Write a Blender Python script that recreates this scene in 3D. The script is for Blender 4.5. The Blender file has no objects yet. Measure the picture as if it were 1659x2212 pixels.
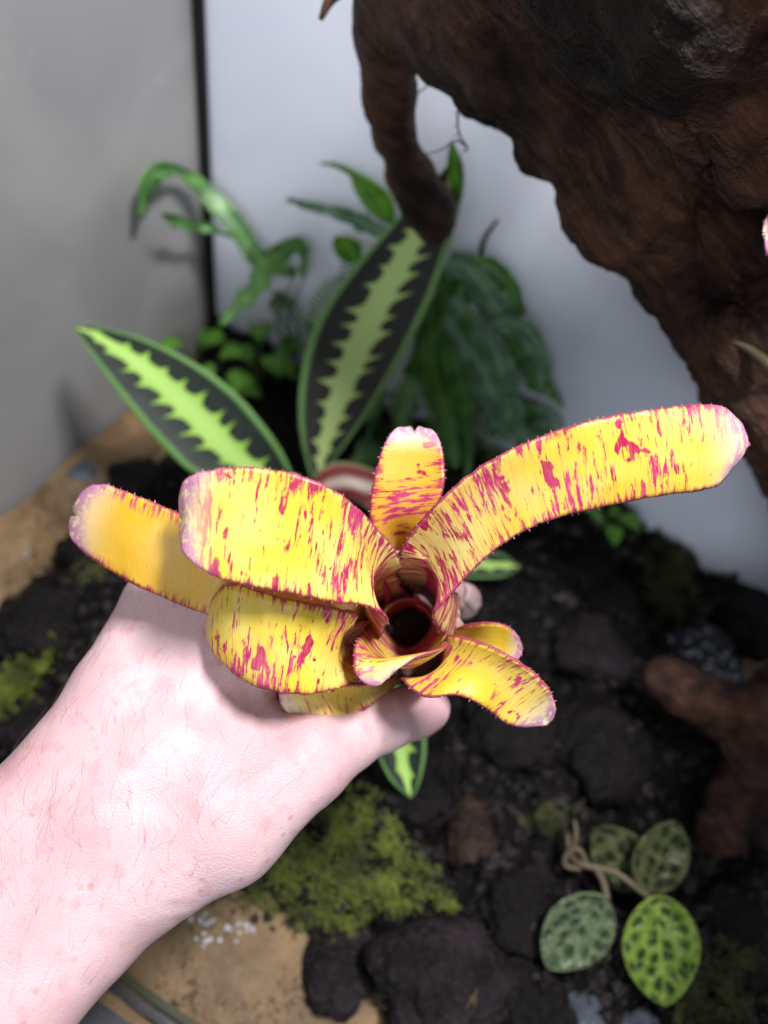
import bpy, bmesh, math, random
import numpy as np
from mathutils import Vector, Matrix, noise

random.seed(7); rng = np.random.default_rng(7)
scene = bpy.context.scene
COL = scene.collection

# ------------------------------------------------------------------ camera
H = 0.38
TH, RO = math.radians(52.0), math.radians(13.4)
_f = np.array([0, math.cos(TH), -math.sin(TH)]); _r = np.array([1., 0, 0]); _u = np.array([0, math.sin(TH), math.cos(TH)])
CR = _r*math.cos(RO) + _u*math.sin(RO)
CU = _u*math.cos(RO) - _r*math.sin(RO)
CF = _f
CC = np.array([0, 0, H])
cam = bpy.data.cameras.new('camera'); camo = bpy.data.objects.new('camera', cam); COL.objects.link(camo)
camo.matrix_world = Matrix(((CR[0], CU[0], -CF[0], 0), (CR[1], CU[1], -CF[1], 0), (CR[2], CU[2], -CF[2], H), (0, 0, 0, 1)))
cam.sensor_fit = 'HORIZONTAL'; cam.sensor_width = 24; cam.lens = 24.0
cam.clip_start = 0.01; cam.clip_end = 50
cam.dof.use_dof = True; cam.dof.focus_distance = 0.203; cam.dof.aperture_fstop = 5.4
scene.camera = camo
scene.render.resolution_x, scene.render.resolution_y = 768, 1024

# ------------------------------------------------------------------ light
w = bpy.data.worlds.new('World'); scene.world = w; w.use_nodes = True
w.node_tree.nodes['Background'].inputs[0].default_value = (0.78, 0.87, 1.0, 1)
w.node_tree.nodes['Background'].inputs[1].default_value = 0.13
def area(name, loc, target, sx, sy, power, col):
    l = bpy.data.lights.new(name, 'AREA'); l.shape = 'RECTANGLE'; l.size = sx; l.size_y = sy; l.energy = power; l.color = col
    o = bpy.data.objects.new(name, l); COL.objects.link(o); o.location = loc
    o.rotation_euler = (Vector(target)-Vector(loc)).to_track_quat('-Z', 'Y').to_euler()
    return o
area('terrarium_lamp', (0.15, 0.13, 0.80), (-0.01, 0.15, 0.2), 0.15, 0.07, 8.2, (1.0, 0.965, 0.985))
area('room_window', (-0.05, -0.85, 0.62), (0.05, 0.33, 0.12), 0.7, 0.5, 4.6, (0.86, 0.93, 1.0))
vs = scene.view_settings
vs.view_transform = 'Standard'; vs.look = 'None'; vs.exposure = 0.0; vs.gamma = 1.0; vs.use_curve_mapping = False
scene.render.engine = 'CYCLES'

# ------------------------------------------------------------------ pixel -> place
F0 = 1660.0
def ray(px, py): return (px-829.5)/F0*CR - (py-1106)/F0*CU + CF
def P(px, py, d): return CC + ray(px, py)*(d*0.001)          # d = depth in mm
def G(px, py, z=0.0):
    d = ray(px, py); return CC + d*((z-H)/d[2])
def onwall(px, py, p0, n):
    d = ray(px, py); return CC + d*(((p0-CC)@n)/(d@n))

# ------------------------------------------------------------------ object helpers
def link(name, me, mat=None, parent=None):
    o = bpy.data.objects.new(name, me); COL.objects.link(o)
    if mat is not None and me is not None: me.materials.append(mat)
    if parent is not None: o.parent = parent; 
    return o
def mesh(name, verts, faces, mat=None, parent=None, smooth=True, org=None):
    me = bpy.data.meshes.new(name)
    V = np.asarray(verts, float)
    o_off = np.zeros(3)
    if parent is not None: o_off = np.array(parent.location)
    elif org is not None: o_off = np.asarray(org, float)
    me.from_pydata((V-o_off).tolist(), [], [list(map(int, f)) for f in faces])
    me.update()
    if smooth: me.polygons.foreach_set('use_smooth', [True]*len(me.polygons))
    o = link(name, me, mat, parent)
    if parent is None and org is not None: o.location = o_off
    return o
def thing(name, loc, label, cat, group=None):
    o = bpy.data.objects.new(name, None); COL.objects.link(o); o.location = loc; o.empty_display_size = .01
    return tag(o, label, cat, group)
def tag(o, label=None, cat=None, group=None, kind=None):
    if label: o['label'] = label
    if cat: o['category'] = cat
    if group: o['group'] = group
    if kind: o['kind'] = kind
    return o
def cr(pts, n, closed=False):
    """Catmull-Rom through rows of pts, n samples, by chord length"""
    p = np.asarray(pts, float); m = len(p)
    if m == 2:
        t = np.linspace(0, 1, n)[:, None]; return p[0]*(1-t)+p[1]*t
    q = np.vstack([2*p[0]-p[1], p, 2*p[-1]-p[-2]])
    t = np.linspace(0, m-1, n); i = np.minimum(t.astype(int), m-2); f = (t-i)[:, None]
    a, b, c, d = q[i], q[i+1], q[i+2], q[i+3]
    return .5*((2*b)+(c-a)*f+(2*a-5*b+4*c-d)*f**2+(3*b-a-3*c+d)*f**3)
def nz(p, s, o=3, seed=0.0):
    return noise.fractal((p[0]*s+seed, p[1]*s-seed, p[2]*s+seed*.5), 1.0, 2.0, o)
def unit(v):
    v = np.asarray(v, float); return v/(np.linalg.norm(v, axis=-1, keepdims=True)+1e-12)

# ------------------------------------------------------------------ node helper
class NT:
    def __init__(s, name):
        s.m = bpy.data.materials.new(name); s.m.use_nodes = True; s.t = s.m.node_tree
        s.b = s.t.nodes['Principled BSDF']; s.out = s.t.nodes['Material Output']
    def n(s, typ, **kw):
        x = s.t.nodes.new(typ)
        for k, v in kw.items():
            if k.startswith('i_'):
                key = k[2:]; key = int(key) if key.isdigit() else key.replace('_', ' ')
                s.put(x.inputs[key], v)
            else: setattr(x, k, v)
        return x
    def put(s, sock, v):
        if isinstance(v, bpy.types.NodeSocket): s.t.links.new(v, sock)
        else: sock.default_value = v
    def math(s, op, a, b=0.0, c=0.0, clamp=False):
        x = s.t.nodes.new('ShaderNodeMath'); x.operation = op; x.use_clamp = clamp
        s.put(x.inputs[0], a); s.put(x.inputs[1], b); s.put(x.inputs[2], c); return x.outputs[0]
    def step(s, v, lo, hi):
        x = s.t.nodes.new('ShaderNodeMapRange'); x.interpolation_type = 'SMOOTHSTEP'; x.clamp = True
        s.put(x.inputs[0], v); s.put(x.inputs[1], lo); s.put(x.inputs[2], hi); return x.outputs[0]
    def mix(s, f, a, b, mode='MIX'):
        x = s.t.nodes.new('ShaderNodeMix'); x.data_type = 'RGBA'; x.blend_type = mode
        s.put(x.inputs[0], f)
        for sock, v in ((x.inputs[6], a), (x.inputs[7], b)):
            s.put(sock, v if isinstance(v, bpy.types.NodeSocket) else (*v, 1))
        return x.outputs[2]
    def noise(s, vec, scale, detail=3, rough=.55, dist=0.0):
        x = s.t.nodes.new('ShaderNodeTexNoise'); s.t.links.new(vec, x.inputs['Vector']) if vec else None
        x.inputs['Scale'].default_value = scale; x.inputs['Detail'].default_value = detail
        x.inputs['Roughness'].default_value = rough; x.inputs['Distortion'].default_value = dist
        return x.outputs[0]
    def xyz(s, a, b, c=0.0):
        x = s.t.nodes.new('ShaderNodeCombineXYZ')
        for i, v in enumerate((a, b, c)): s.put(x.inputs[i], v)
        return x.outputs[0]
    def obj(s): return s.n('ShaderNodeTexCoord').outputs['Object']
    def uv(s, name):
        x = s.n('ShaderNodeUVMap'); x.uv_map = name
        y = s.n('ShaderNodeSeparateXYZ'); s.t.links.new(x.outputs[0], y.inputs[0]); return y.outputs[0], y.outputs[1]
    def prop(s, name):
        x = s.n('ShaderNodeAttribute'); x.attribute_type = 'OBJECT'; x.attribute_name = name; return x.outputs['Fac']
    def bump(s, h, strength, dist):
        x = s.t.nodes.new('ShaderNodeBump'); s.put(x.inputs['Height'], h); x.inputs['Strength'].default_value = strength
        x.inputs['Distance'].default_value = dist; s.t.links.new(x.outputs[0], s.b.inputs['Normal'])
    def fin(s, col, rough=.5, spec=.5, trans=0.0, transcol=None, sss=0.0, sssr=(1, .3, .2), ssss=.004, coat=0):
        b = s.b; s.put(b.inputs['Base Color'], col if isinstance(col, bpy.types.NodeSocket) else (*col, 1))
        s.put(b.inputs['Roughness'], rough); s.put(b.inputs['Specular IOR Level'], spec)
        if sss:
            b.inputs['Subsurface Weight'].default_value = sss; b.inputs['Subsurface Radius'].default_value = sssr; b.inputs['Subsurface Scale'].default_value = ssss
        if coat: b.inputs['Coat Weight'].default_value = coat; b.inputs['Coat Roughness'].default_value = .15
        if trans:
            t = s.t.nodes.new('ShaderNodeBsdfTranslucent'); s.put(t.inputs[0], (transcol if transcol is not None else col))
            m = s.t.nodes.new('ShaderNodeMixShader'); m.inputs[0].default_value = trans
            s.t.links.new(b.outputs[0], m.inputs[1]); s.t.links.new(t.outputs[0], m.inputs[2]); s.t.links.new(m.outputs[0], s.out.inputs[0])
        return s.m

# ------------------------------------------------------------------ materials
def mat_wall(name, base, dark, seed):
    t = NT(name); o = t.obj()
    mp = t.n('ShaderNodeMapping'); t.t.links.new(o, mp.inputs[0]); mp.inputs['Location'].default_value = (seed, seed, 0)
    a = t.noise(mp.outputs[0], 9, 3, .5, .6); b = t.noise(mp.outputs[0], 260, 2)
    sp = t.step(t.noise(mp.outputs[0], 60, 2), .70, .78)
    c = t.mix(t.step(a, .35, .7), dark, base)
    c = t.mix(t.math('MULTIPLY', sp, .25), c, (min(1, base[0]*1.25), min(1, base[1]*1.25), min(1, base[2]*1.25)))
    t.bump(t.math('ADD', a, t.math('MULTIPLY', b, .03)), .12, .004)
    return t.fin(c, t.math('MULTIPLY_ADD', b, .3, .25), .5)
M_back = mat_wall('frosted_back_panel', (.80, .84, .95), (.70, .74, .86), 0)
M_left = mat_wall('smudged_grey_glass', (.33, .325, .315), (.25, .25, .25), 3)
t = NT('black_silicone'); M_black = t.fin((.006, .006, .007), .55, .4)
t = NT('black_plastic'); o = t.obj(); n1 = t.noise(o, 300, 3); n2 = t.noise(o, 40, 4)
t.bump(n1, .2, .0005); M_plastic = t.fin(t.mix(t.step(n2, .4, .75), (.010, .012, .015), (.035, .04, .05)), t.math('MULTIPLY_ADD', n1, .4, .2), .5)
t = NT('glass_edge_green'); M_glass = t.fin((.07, .075, .05), .15, .5)
t = NT('dark_tabletop'); o = t.obj(); M_table = t.fin(t.mix(t.noise(o, 120, 3), (.006, .006, .006), (.02, .02, .02)), .6)
t = NT('tan_sand'); o = t.obj()
a = t.noise(o, 22, 4, .6, .5); b = t.noise(o, 900, 2); d = t.step(t.noise(o, 70, 4), .58, .7)
c = t.mix(t.step(a, .35, .68), (.10, .060, .025), (.25, .155, .064)); c = t.mix(t.math('MULTIPLY', d, .6), c, (.075, .045, .02))
c = t.mix(t.math('MULTIPLY', t.step(b, .5, .75), .35), c, (.42, .31, .18))
t.bump(t.math('ADD', t.math('MULTIPLY', a, 2.), b), .5, .002); M_sand = t.fin(c, .45, .5)
t = NT('dark_wet_soil'); o = t.obj()
a = t.noise(o, 30, 5, .65); b = t.noise(o, 240, 4, .7); d = t.step(t.noise(o, 480, 3), .62, .72)
c = t.mix(t.step(a, .35, .7), (.0012, .0011, .0012), (.006, .0046, .0044)); c = t.mix(t.step(b, .55, .8), c, (.016, .012, .012))
t.bump(t.math('ADD', a, t.math('MULTIPLY', b, .6)), .9, .006)
M_soil = t.fin(c, t.math('MULTIPLY_ADD', b, .6, .25), .16)
def mat_rock(name, dk, lt, rough):
    t = NT(name); o = t.obj()
    a = t.noise(o, 45, 5, .65); b = t.noise(o, 420, 4, .7)
    v = t.n('ShaderNodeTexVoronoi'); t.t.links.new(o, v.inputs['Vector']); v.inputs['Scale'].default_value = 330
    c = t.mix(t.step(a, .35, .68), dk, lt); c = t.mix(t.math('MULTIPLY', t.step(b, .56, .7), .6), c, tuple(min(1, x*2.6) for x in lt))
    t.bump(t.math('ADD', t.math('MULTIPLY', a, 1.2), t.math('ADD', t.math('MULTIPLY', b, .5), t.math('MULTIPLY', v.outputs[0], .5))), 1.0, .003)
    return t.fin(c, t.math('MULTIPLY_ADD', b, rough, .18), .18)
M_rock = mat_rock('wet_lava_stone', (.0016, .0012, .0013), (.0085, .006, .0064), .7)
M_rock2 = mat_rock('grey_lava_stone', (.004, .003, .0036), (.022, .0155, .0185), .8)
M_rock4 = mat_rock('purplish_grit', (.004, .003, .003), (.026, .018, .019), .45)
M_rock4.node_tree.nodes['Principled BSDF'].inputs['Specular IOR Level'].default_value = .5
M_rock3 = mat_rock('brown_stone', (.008, .005, .0035), (.045, .029, .019), .8)
M_pebble = mat_rock('pale_grey_pebble', (.05, .06, .075), (.11, .13, .15), .8)
M_glint = mat_rock('bubbly_wet_stone', (.02, .022, .03), (.07, .075, .095), .15)
t = NT('water_bubble'); M_bub = t.fin((.55, .59, .66), .05, .9, coat=1)  # whitish base colour paints in the glints of the water
t = NT('water_droplet'); M_drop = t.fin((.035, .035, .04), .12, .8)
def mat_moss(name, a, b):
    t = NT(name); i = t.n('ShaderNodeObjectInfo'); o = t.obj()
    f = t.noise(o, 60, 3); g = t.noise(o, 900, 1)
    c = t.mix(t.step(t.math('ADD', f, t.math('MULTIPLY', g, .6)), .55, 1.05), a, b)
    return t.fin(c, .6, .3, trans=.25)
M_moss = mat_moss('bright_moss', (.020, .030, .005), (.19, .23, .030))
M_moss2 = mat_moss('olive_moss', (.022, .025, .008), (.10, .11, .034))
def mat_wood(name):
    t = NT(name); o = t.obj()
    at = t.n('ShaderNodeAttribute'); at.attribute_name = 'grain'
    g = at.outputs['Vector']
    mp = t.n('ShaderNodeMapping'); t.t.links.new(g, mp.inputs[0]); mp.inputs['Scale'].default_value = (26, 230, 230)
    fib = t.noise(mp.outputs[0], 1.0, 6, .65, .8)
    big = t.noise(o, 26, 4, .6, .4); fine = t.noise(o, 330, 4, .7)
    c = t.mix(t.step(fib, .3, .72), (.006, .003, .0022), (.12, .052, .031))
    c = t.mix(t.math('MULTIPLY', t.step(big, .42, .66), .75), c, (.17, .068, .038), 'MIX')
    c = t.mix(t.math('MULTIPLY', t.step(fine, .60, .75), .45), c, (.24, .145, .10))
    c = t.mix(t.math('MULTIPLY', t.step(t.noise(o, 14, 3), .48, .62), .9), c, (.005, .003, .0025))
    t.bump(t.math('ADD', t.math('MULTIPLY', fib, 1.0), t.math('ADD', t.math('MULTIPLY', big, .8), t.math('MULTIPLY', fine, .35))), 1.0, .007)
    return t.fin(c, t.math('MULTIPLY_ADD', fine, .4, .35), .35)
M_wood = mat_wood('driftwood')
t = NT('dark_rootlet'); M_rootlet = t.fin((.02, .016, .016), .7)

# bromeliad leaf
t = NT('yellow_red_bromeliad'); u, v = t.uv('leaf'); x, y = t.uv('metric'); redp = t.prop('red'); warm = t.prop('warm'); sd = t.prop('seed')
def nv(sx, sy, det=3, r=.55, dist=0.0, off=0.0):
    return t.noise(t.xyz(t.math('ADD', t.math('MULTIPLY', x, sx), sd), t.math('MULTIPLY', y, sy), t.math('ADD', sd, off)), 1.0, det, r, dist)
av = t.math('ABSOLUTE', t.math('MULTIPLY_ADD', v, 2.0, -1.0))
st = nv(900, 135, 4, .66, .35); dens = nv(70, 60, 2, .5, 0, 3.3); spots = nv(190, 120, 2, .5, .3, 7.7); fine = nv(1500, 300, 2, .6, 0, 1.7); fib = nv(60, 2200, 2, .5, 0, 5.1)
nearbase = t.math('SUBTRACT', 1.0, t.step(u, .22, .62))
ridge = t.math('SUBTRACT', 1.0, t.math('MULTIPLY', t.math('ABSOLUTE', t.math('SUBTRACT', st, .5)), 2.0))
thr = t.math('SUBTRACT', t.math('SUBTRACT', .605, t.math('MULTIPLY', redp, .10)), t.math('ADD', t.math('MULTIPLY', nearbase, .10), t.math('MULTIPLY', t.math('SUBTRACT', dens, .5), .42)))
m_st = t.step(t.math('SUBTRACT', t.math('ADD', st, t.math('MULTIPLY', t.math('SUBTRACT', fine, .5), .16)), thr), -.02, .045)
m_sp = t.step(t.math('ADD', t.math('ADD', spots, t.math('MULTIPLY', redp, .03)), t.math('MULTIPLY', t.math('SUBTRACT', fine, .5), .12)), .675, .705)
m_ed = t.step(t.math('ADD', av, t.math('MULTIPLY', t.math('SUBTRACT', st, .5), .22)), .93, .985)
edges = t.math('MAXIMUM', m_ed, t.math('MULTIPLY', t.step(t.math('ADD', av, t.math('MULTIPLY', t.math('SUBTRACT', dens, .5), .7)), .70, .95), t.step(st, .46, .55)))
tipw = t.step(t.math('ADD', u, t.math('MULTIPLY', t.math('SUBTRACT', dens, .5), .06)), .86, .965)
redm = t.math('MAXIMUM', t.math('MULTIPLY', m_st, t.math('SUBTRACT', 1.0, t.math('MULTIPLY', tipw, .8))), t.math('MULTIPLY', m_sp, t.math('SUBTRACT', 1.0, t.math('MULTIPLY', tipw, .5))))
redm = t.math('MULTIPLY', redm, t.math('MULTIPLY_ADD', fine, .7, .60), clamp=True)
fl = t.math('MULTIPLY', t.step(nv(1250, 45, 2, .5, .15, 12.), .50, .62), t.math('MULTIPLY', t.math('MULTIPLY_ADD', redp, .5, .45, clamp=True), t.math('MULTIPLY_ADD', nearbase, .55, t.math('MULTIPLY', t.step(dens, .42, .62), .35))))
redm = t.math('MAXIMUM', redm, t.math('MULTIPLY', fl, t.math('SUBTRACT', 1.0, tipw)))
redm = t.math('MAXIMUM', redm, t.math('MULTIPLY', edges, .92))
yel = t.mix(t.step(nv(45, 70, 2, .5, 0, 9.), .38, .68), (.82, .65, .055), (.86, .78, .22))
yel = t.mix(t.math('MULTIPLY', t.step(nv(120, 90, 3, .6, .4, 15.), .50, .72), .25), yel, (.80, .50, .05))
yel = t.mix(t.math('MULTIPLY', t.step(nv(1100, 60, 2, .5, .1, 18.), .48, .66), .20), yel, (.82, .46, .06))
yel = t.mix(warm, yel, (.80, .42, .02))
yel = t.mix(t.math('MULTIPLY', t.step(fib, .5, .75), .05), yel, (.85, .72, .25))
pale = t.mix(nearbase, yel, t.mix(.35, yel, (.80, .66, .46)))
c = t.mix(t.math('MULTIPLY', tipw, .72), pale, (.90, .80, .62))
redc = t.mix(t.step(dens, .4, .65), (.46, .008, .075), (.58, .03, .17))
redc = t.mix(t.math('MULTIPLY', t.step(av, .86, 1.0), .6), redc, (.30, .02, .10))
redc = t.mix(t.math('MULTIPLY', t.step(u, .84, .95), .7), redc, (.50, .16, .34))
c = t.mix(redm, c, redc)
tipp = t.math('MULTIPLY', t.step(t.math('ADD', u, t.math('MULTIPLY', av, .04)), .925, .985), t.step(t.math('ADD', nv(500, 420, 3, .6, 0, 6.), t.math('MULTIPLY', av, .12)), .46, .58))
c = t.mix(t.math('MULTIPLY', tipp, .85), c, (.60, .24, .47))
c = t.mix(t.math('SUBTRACT', 1.0, t.step(u, .02, .20)), c, t.mix(t.step(st, .45, .6), (.30, .10, .085), (.22, .02, .045)))
t.bump(t.math('ADD', t.math('MULTIPLY', fib, .12), t.math('ADD', t.math('MULTIPLY', fine, .2), t.math('MULTIPLY', dens, 1.5))), .35, .0012)
M_brom = t.fin(c, .36, .45, trans=.30, sss=0)
t = NT('pink_spine'); M_spine = t.fin((.46, .17, .22), .4, .5)
t = NT('pale_dry_husk'); o = t.obj(); M_husk = t.fin(t.mix(t.noise(o, 300, 4), (.32, .16, .12), (.75, .56, .46)), .6, trans=.2)

# striped leaf
t = NT('striped_leaf'); u, v = t.uv('leaf'); x, y = t.uv('metric'); sd = t.prop('seed')
sv = t.math('MULTIPLY_ADD', v, 2.0, -1.0); av = t.math('ABSOLUTE', sv)
side = t.math('MULTIPLY', t.math('GREATER_THAN', sv, 0.0), 2.7)
xx = t.math('SUBTRACT', x, t.math('MULTIPLY', av, .006))
jit = t.noise(t.xyz(t.math('MULTIPLY', xx, 55), side, sd), 1.0, 1)
ph = t.math('ADD', t.math('ADD', t.math('MULTIPLY', xx, 92), side), t.math('MULTIPLY', jit, 1.3))
fr = t.math('FRACT', ph); tri = t.math('ABSOLUTE', t.math('MULTIPLY_ADD', fr, 2.0, -1.0))
spike = t.math('POWER', tri, 3.6)
cellr = t.n('ShaderNodeTexWhiteNoise', noise_dimensions='1D'); t.t.links.new(t.math('FLOOR', t.math('ADD', ph, .5)), cellr.inputs['W'])
amp = t.math('MULTIPLY_ADD', cellr.outputs[0], .22, .20)
core = t.math('ADD', .25, t.math('MULTIPLY', spike, amp))
jag = t.math('MULTIPLY', t.math('SUBTRACT', t.noise(t.xyz(t.math('MULTIPLY', x, 900), t.math('MULTIPLY', y, 300), 0), 1.0, 2), .5), .08)
green = t.math('SUBTRACT', 1.0, t.step(t.math('SUBTRACT', t.math('ADD', av, jag), core), -.02, .025))
rim = t.step(t.math('ADD', av, t.math('MULTIPLY', jag, .8)), .83, .90)
cg = t.mix(t.step(av, .0, .45), (.42, .66, .17), (.29, .54, .07))
dk = t.mix(t.noise(t.xyz(t.math('MULTIPLY', x, 300), t.math('MULTIPLY', y, 300), 0), 1.0, 3), (.010, .020, .014), (.028, .038, .030))
pw = t.prop('warm'); cg = t.mix(pw, cg, (.72, .86, .40)); dk = t.mix(pw, dk, (.048, .043, .038))
c = t.mix(rim, dk, t.mix(pw, (.13, .28, .075), (.24, .44, .16))); c = t.mix(green, c, cg)
t.bump(t.noise(t.xyz(t.math('MULTIPLY', x, 500), t.math('MULTIPLY', y, 200), 0), 1.0, 2), .3, .001)
M_stripe = t.fin(c, .5, .22, trans=.12)
t = NT('red_leaf_underside'); u, v = t.uv('leaf'); av = t.math('ABSOLUTE', t.math('MULTIPLY_ADD', v, 2.0, -1.0))
c = t.mix(t.math('SUBTRACT', 1.0, t.step(av, .10, .42)), (.22, .035, .03), (.62, .50, .42)); c = t.mix(t.step(av, .78, .9), c, (.40, .36, .22))
M_under = t.fin(c, .45, .4, trans=.12)
def mat_green(name, a, b, rough=.38, tr=.25, veins=False):
    t = NT(name); u, v = t.uv('leaf'); x, y = t.uv('metric'); sd = t.prop('seed')
    n = t.noise(t.xyz(t.math('ADD', t.math('MULTIPLY', x, 90), sd), t.math('MULTIPLY', y, 90), sd), 1.0, 3)
    c = t.mix(t.step(n, .35, .68), a, b)
    av = t.math('ABSOLUTE', t.math('MULTIPLY_ADD', v, 2.0, -1.0))
    c = t.mix(t.math('MULTIPLY', t.math('SUBTRACT', 1.0, t.step(av, .03, .14)), .45), c, tuple(min(1, q*1.9+.02) for q in b))
    t.bump(n, .4, .002)
    return t.fin(c, rough, .5, trans=tr)
M_fern = mat_green('fern_frond', (.06, .17, .045), (.15, .35, .085))
M_fernb = mat_green('bluish_fern_frond', (.11, .225, .125), (.25, .43, .27), .32, .25)
M_lite = mat_green('bright_green_leaf', (.075, .25, .022), (.20, .47, .045), .4, .35)
t = NT('green_stem'); M_stem = t.fin((.09, .15, .035), .5)
t = NT('brown_stem'); o = t.obj(); M_bstem = t.fin(t.mix(t.noise(o, 200, 3), (.05, .038, .02), (.13, .10, .055)), .55)
# jewelled leaf
def mat_jewel(name, base, lite, dark):
    t = NT(name); u, v = t.uv('leaf'); x, y = t.uv('metric'); sd = t.prop('seed')
    sv = t.math('MULTIPLY_ADD', v, 2.0, -1.0); av = t.math('ABSOLUTE', sv)
    vec = t.xyz(t.math('ADD', t.math('SUBTRACT', x, t.math('MULTIPLY', av, .004)), sd), y, 0)
    def vor(feat, sc):
        q = t.n('ShaderNodeTexVoronoi', feature=feat, voronoi_dimensions='2D'); t.t.links.new(vec, q.inputs['Vector']); q.inputs['Scale'].default_value = sc; q.inputs['Randomness'].default_value = .95; return q.outputs['Distance']
    cell = vor('F1', 165); vein = vor('DISTANCE_TO_EDGE', 165); fine = vor('DISTANCE_TO_EDGE', 420)
    c = t.mix(t.step(t.noise(vec, 160, 2), .35, .65), base, lite)
    c = t.mix(t.math('MULTIPLY', t.math('SUBTRACT', 1.0, t.step(fine, .03, .16)), .35), c, lite)
    c = t.mix(t.math('MULTIPLY', t.math('SUBTRACT', 1.0, t.step(t.math('ADD', cell, t.math('MULTIPLY', t.math('SUBTRACT', t.noise(vec, 190, 2), .5), .9)), .20, .42)), .9), c, dark)
    c = t.mix(t.math('MULTIPLY', t.math('SUBTRACT', 1.0, t.step(vein, .015, .07)), .6), c, tuple(min(1, q*1.35) for q in lite))
    c = t.mix(t.math('MULTIPLY', t.math('SUBTRACT', 1.0, t.step(av, .02, .07)), .7), c, tuple(min(1, q*1.4) for q in lite))
    c = t.mix(t.step(av, .93, .99), c, tuple(min(1, q*1.2) for q in lite))
    t.bump(t.math('SUBTRACT', t.step(cell, .0, .55), t.math('MULTIPLY', t.step(fine, 0, .2), -.35)), .9, .0022)
    return t.fin(c, .36, .5, trans=.2)
M_jew = mat_jewel('bright_jewel_leaf', (.13, .24, .022), (.25, .36, .06), (.016, .045, .018))
M_jew2 = mat_jewel('silvery_jewel_leaf', (.075, .12, .055), (.16, .21, .11), (.03, .06, .03))
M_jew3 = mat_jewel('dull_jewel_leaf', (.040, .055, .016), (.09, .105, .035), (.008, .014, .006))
# skin
t = NT('pale_skin'); o = t.obj()
big = t.noise(o, 32, 3, .5); mid = t.noise(o, 150, 3, .55)
c = t.mix(t.step(big, .32, .68), (.59, .37, .39), (.67, .475, .49))
c = t.mix(t.math('MULTIPLY', t.step(mid, .5, .72), .5), c, (.54, .29, .30))
vf = t.n('ShaderNodeTexVoronoi'); t.t.links.new(o, vf.inputs['Vector']); vf.inputs['Scale'].default_value = 210
fs = t.math('MULTIPLY', t.math('SUBTRACT', 1.0, t.step(vf.outputs['Distance'], .10, .26)), t.step(t.noise(o, 75, 2), .50, .62))
c = t.mix(t.math('MULTIPLY', fs, .55), c, (.50, .22, .15))
vb = t.n('ShaderNodeTexVoronoi', feature='DISTANCE_TO_EDGE'); 
mp = t.n('ShaderNodeMapping'); t.t.links.new(o, mp.inputs[0]); mp.inputs['Scale'].default_value = (1, 1.6, 1)
t.t.links.new(mp.outputs[0], vb.inputs['Vector']); vb.inputs['Scale'].default_value = 850
hgt = t.math('ADD', t.math('MULTIPLY', t.step(vb.outputs['Distance'], 0, .25), .35), t.math('ADD', t.math('MULTIPLY', mid, .8), t.math('MULTIPLY', big, 2.5)))
t.bump(hgt, .27, .0010)
M_skin = t.fin(c, .47, .4, sss=.35, sssr=(1.0, .35, .22), ssss=.004)
t = NT('finger_nail'); M_nail = t.fin((.80, .60, .56), .22, .5, sss=.2, ssss=.002)
t = NT('light_brown_hair'); M_hair = t.fin((.10, .05, .028), .5)

# ------------------------------------------------------------------ the enclosure
S = G(455, 720)
aw = G(0, 1110)-S; aw[2] = 0; aw = unit(aw)                      # along the left wall, towards the front
bw = np.array([-aw[1], aw[0], 0.0]); bw = bw if bw[0] > 0 else -bw   # along the back wall, towards the right
def box(name, p0, dx, dy, dz, mat, parent=None, org=None):
    p0, dx, dy, dz = map(np.asarray, (p0, dx, dy, dz))
    V = [p0+i*dx+j*dy+k*dz for k in (0, 1) for j in (0, 1) for i in (0, 1)]
    Fc = [(0, 2, 3, 1), (4, 5, 7, 6), (0, 1, 5, 4), (2, 6, 7, 3), (0, 4, 6, 2), (1, 3, 7, 5)]
    o = mesh(name, V, Fc, mat, parent, smooth=False, org=p0 if org is None else org)
    return o
UP = np.array([0, 0, 1.0])
back = tag(box('back_wall', S-UP*.02-bw*.02, bw*.72, -aw*.008, UP*.62, M_back), kind='structure')
left = tag(box('left_wall', S-UP*.02+aw*.0, aw*.46, -bw*.008, UP*.62, M_left), kind='structure')
seam = box('corner_seam', S+UP*.0-UP*.01+aw*.0003+bw*.0003, bw*.0065, aw*.0045, UP*.60, M_black, back, None)
bm = bmesh.new(); bm.from_mesh(seam.data); bmesh.ops.bevel(bm, geom=bm.edges[:], offset=.0012, segments=2, affect='EDGES'); bm.to_mesh(seam.data); bm.free()
# front rim of the tank
r0, r1 = G(240, 2083), G(431, 2212)
fd = unit(r1-r0); fo = np.array([fd[1], -fd[0], 0])               # outwards, away from the tank
fo = fo if fo@aw > 0 else -fo
q0 = r0-fd*.16; L = fd*.55
frame = thing('terrarium_frame', q0+fo*.02, 'black plastic front rail of the terrarium under the forearm', 'frame')
def bev(o, off=.0012):
    bm = bmesh.new(); bm.from_mesh(o.data); bmesh.ops.bevel(bm, geom=bm.edges[:], offset=off, segments=2, affect='EDGES'); bm.to_mesh(o.data); bm.free(); return o
bev(box('glass_edge', q0-UP*.03, L, fo*.0035, UP*.0335, M_glass, frame), .0006)
bev(box('inner_lip', q0+fo*.0043-UP*.03, L, fo*.0035, UP*.036, M_plastic, frame))
box('track_groove', q0+fo*.0082-UP*.03, L, fo*.004, UP*.027, M_black, frame)
bev(box('outer_rail', q0+fo*.0126-UP*.03, fd*.1985, fo*.016, UP*.035, M_plastic, frame))
bev(box('outer_rail', q0+fd*.199+fo*.0126-UP*.03, fd*.35, fo*.016, UP*.035, M_plastic, frame))
tag(box('tabletop', np.array([-.6, -.5, -.05]), (1.2, 0, 0), (0, .8, 0), (0, 0, .012), M_table), kind='structure')

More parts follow.
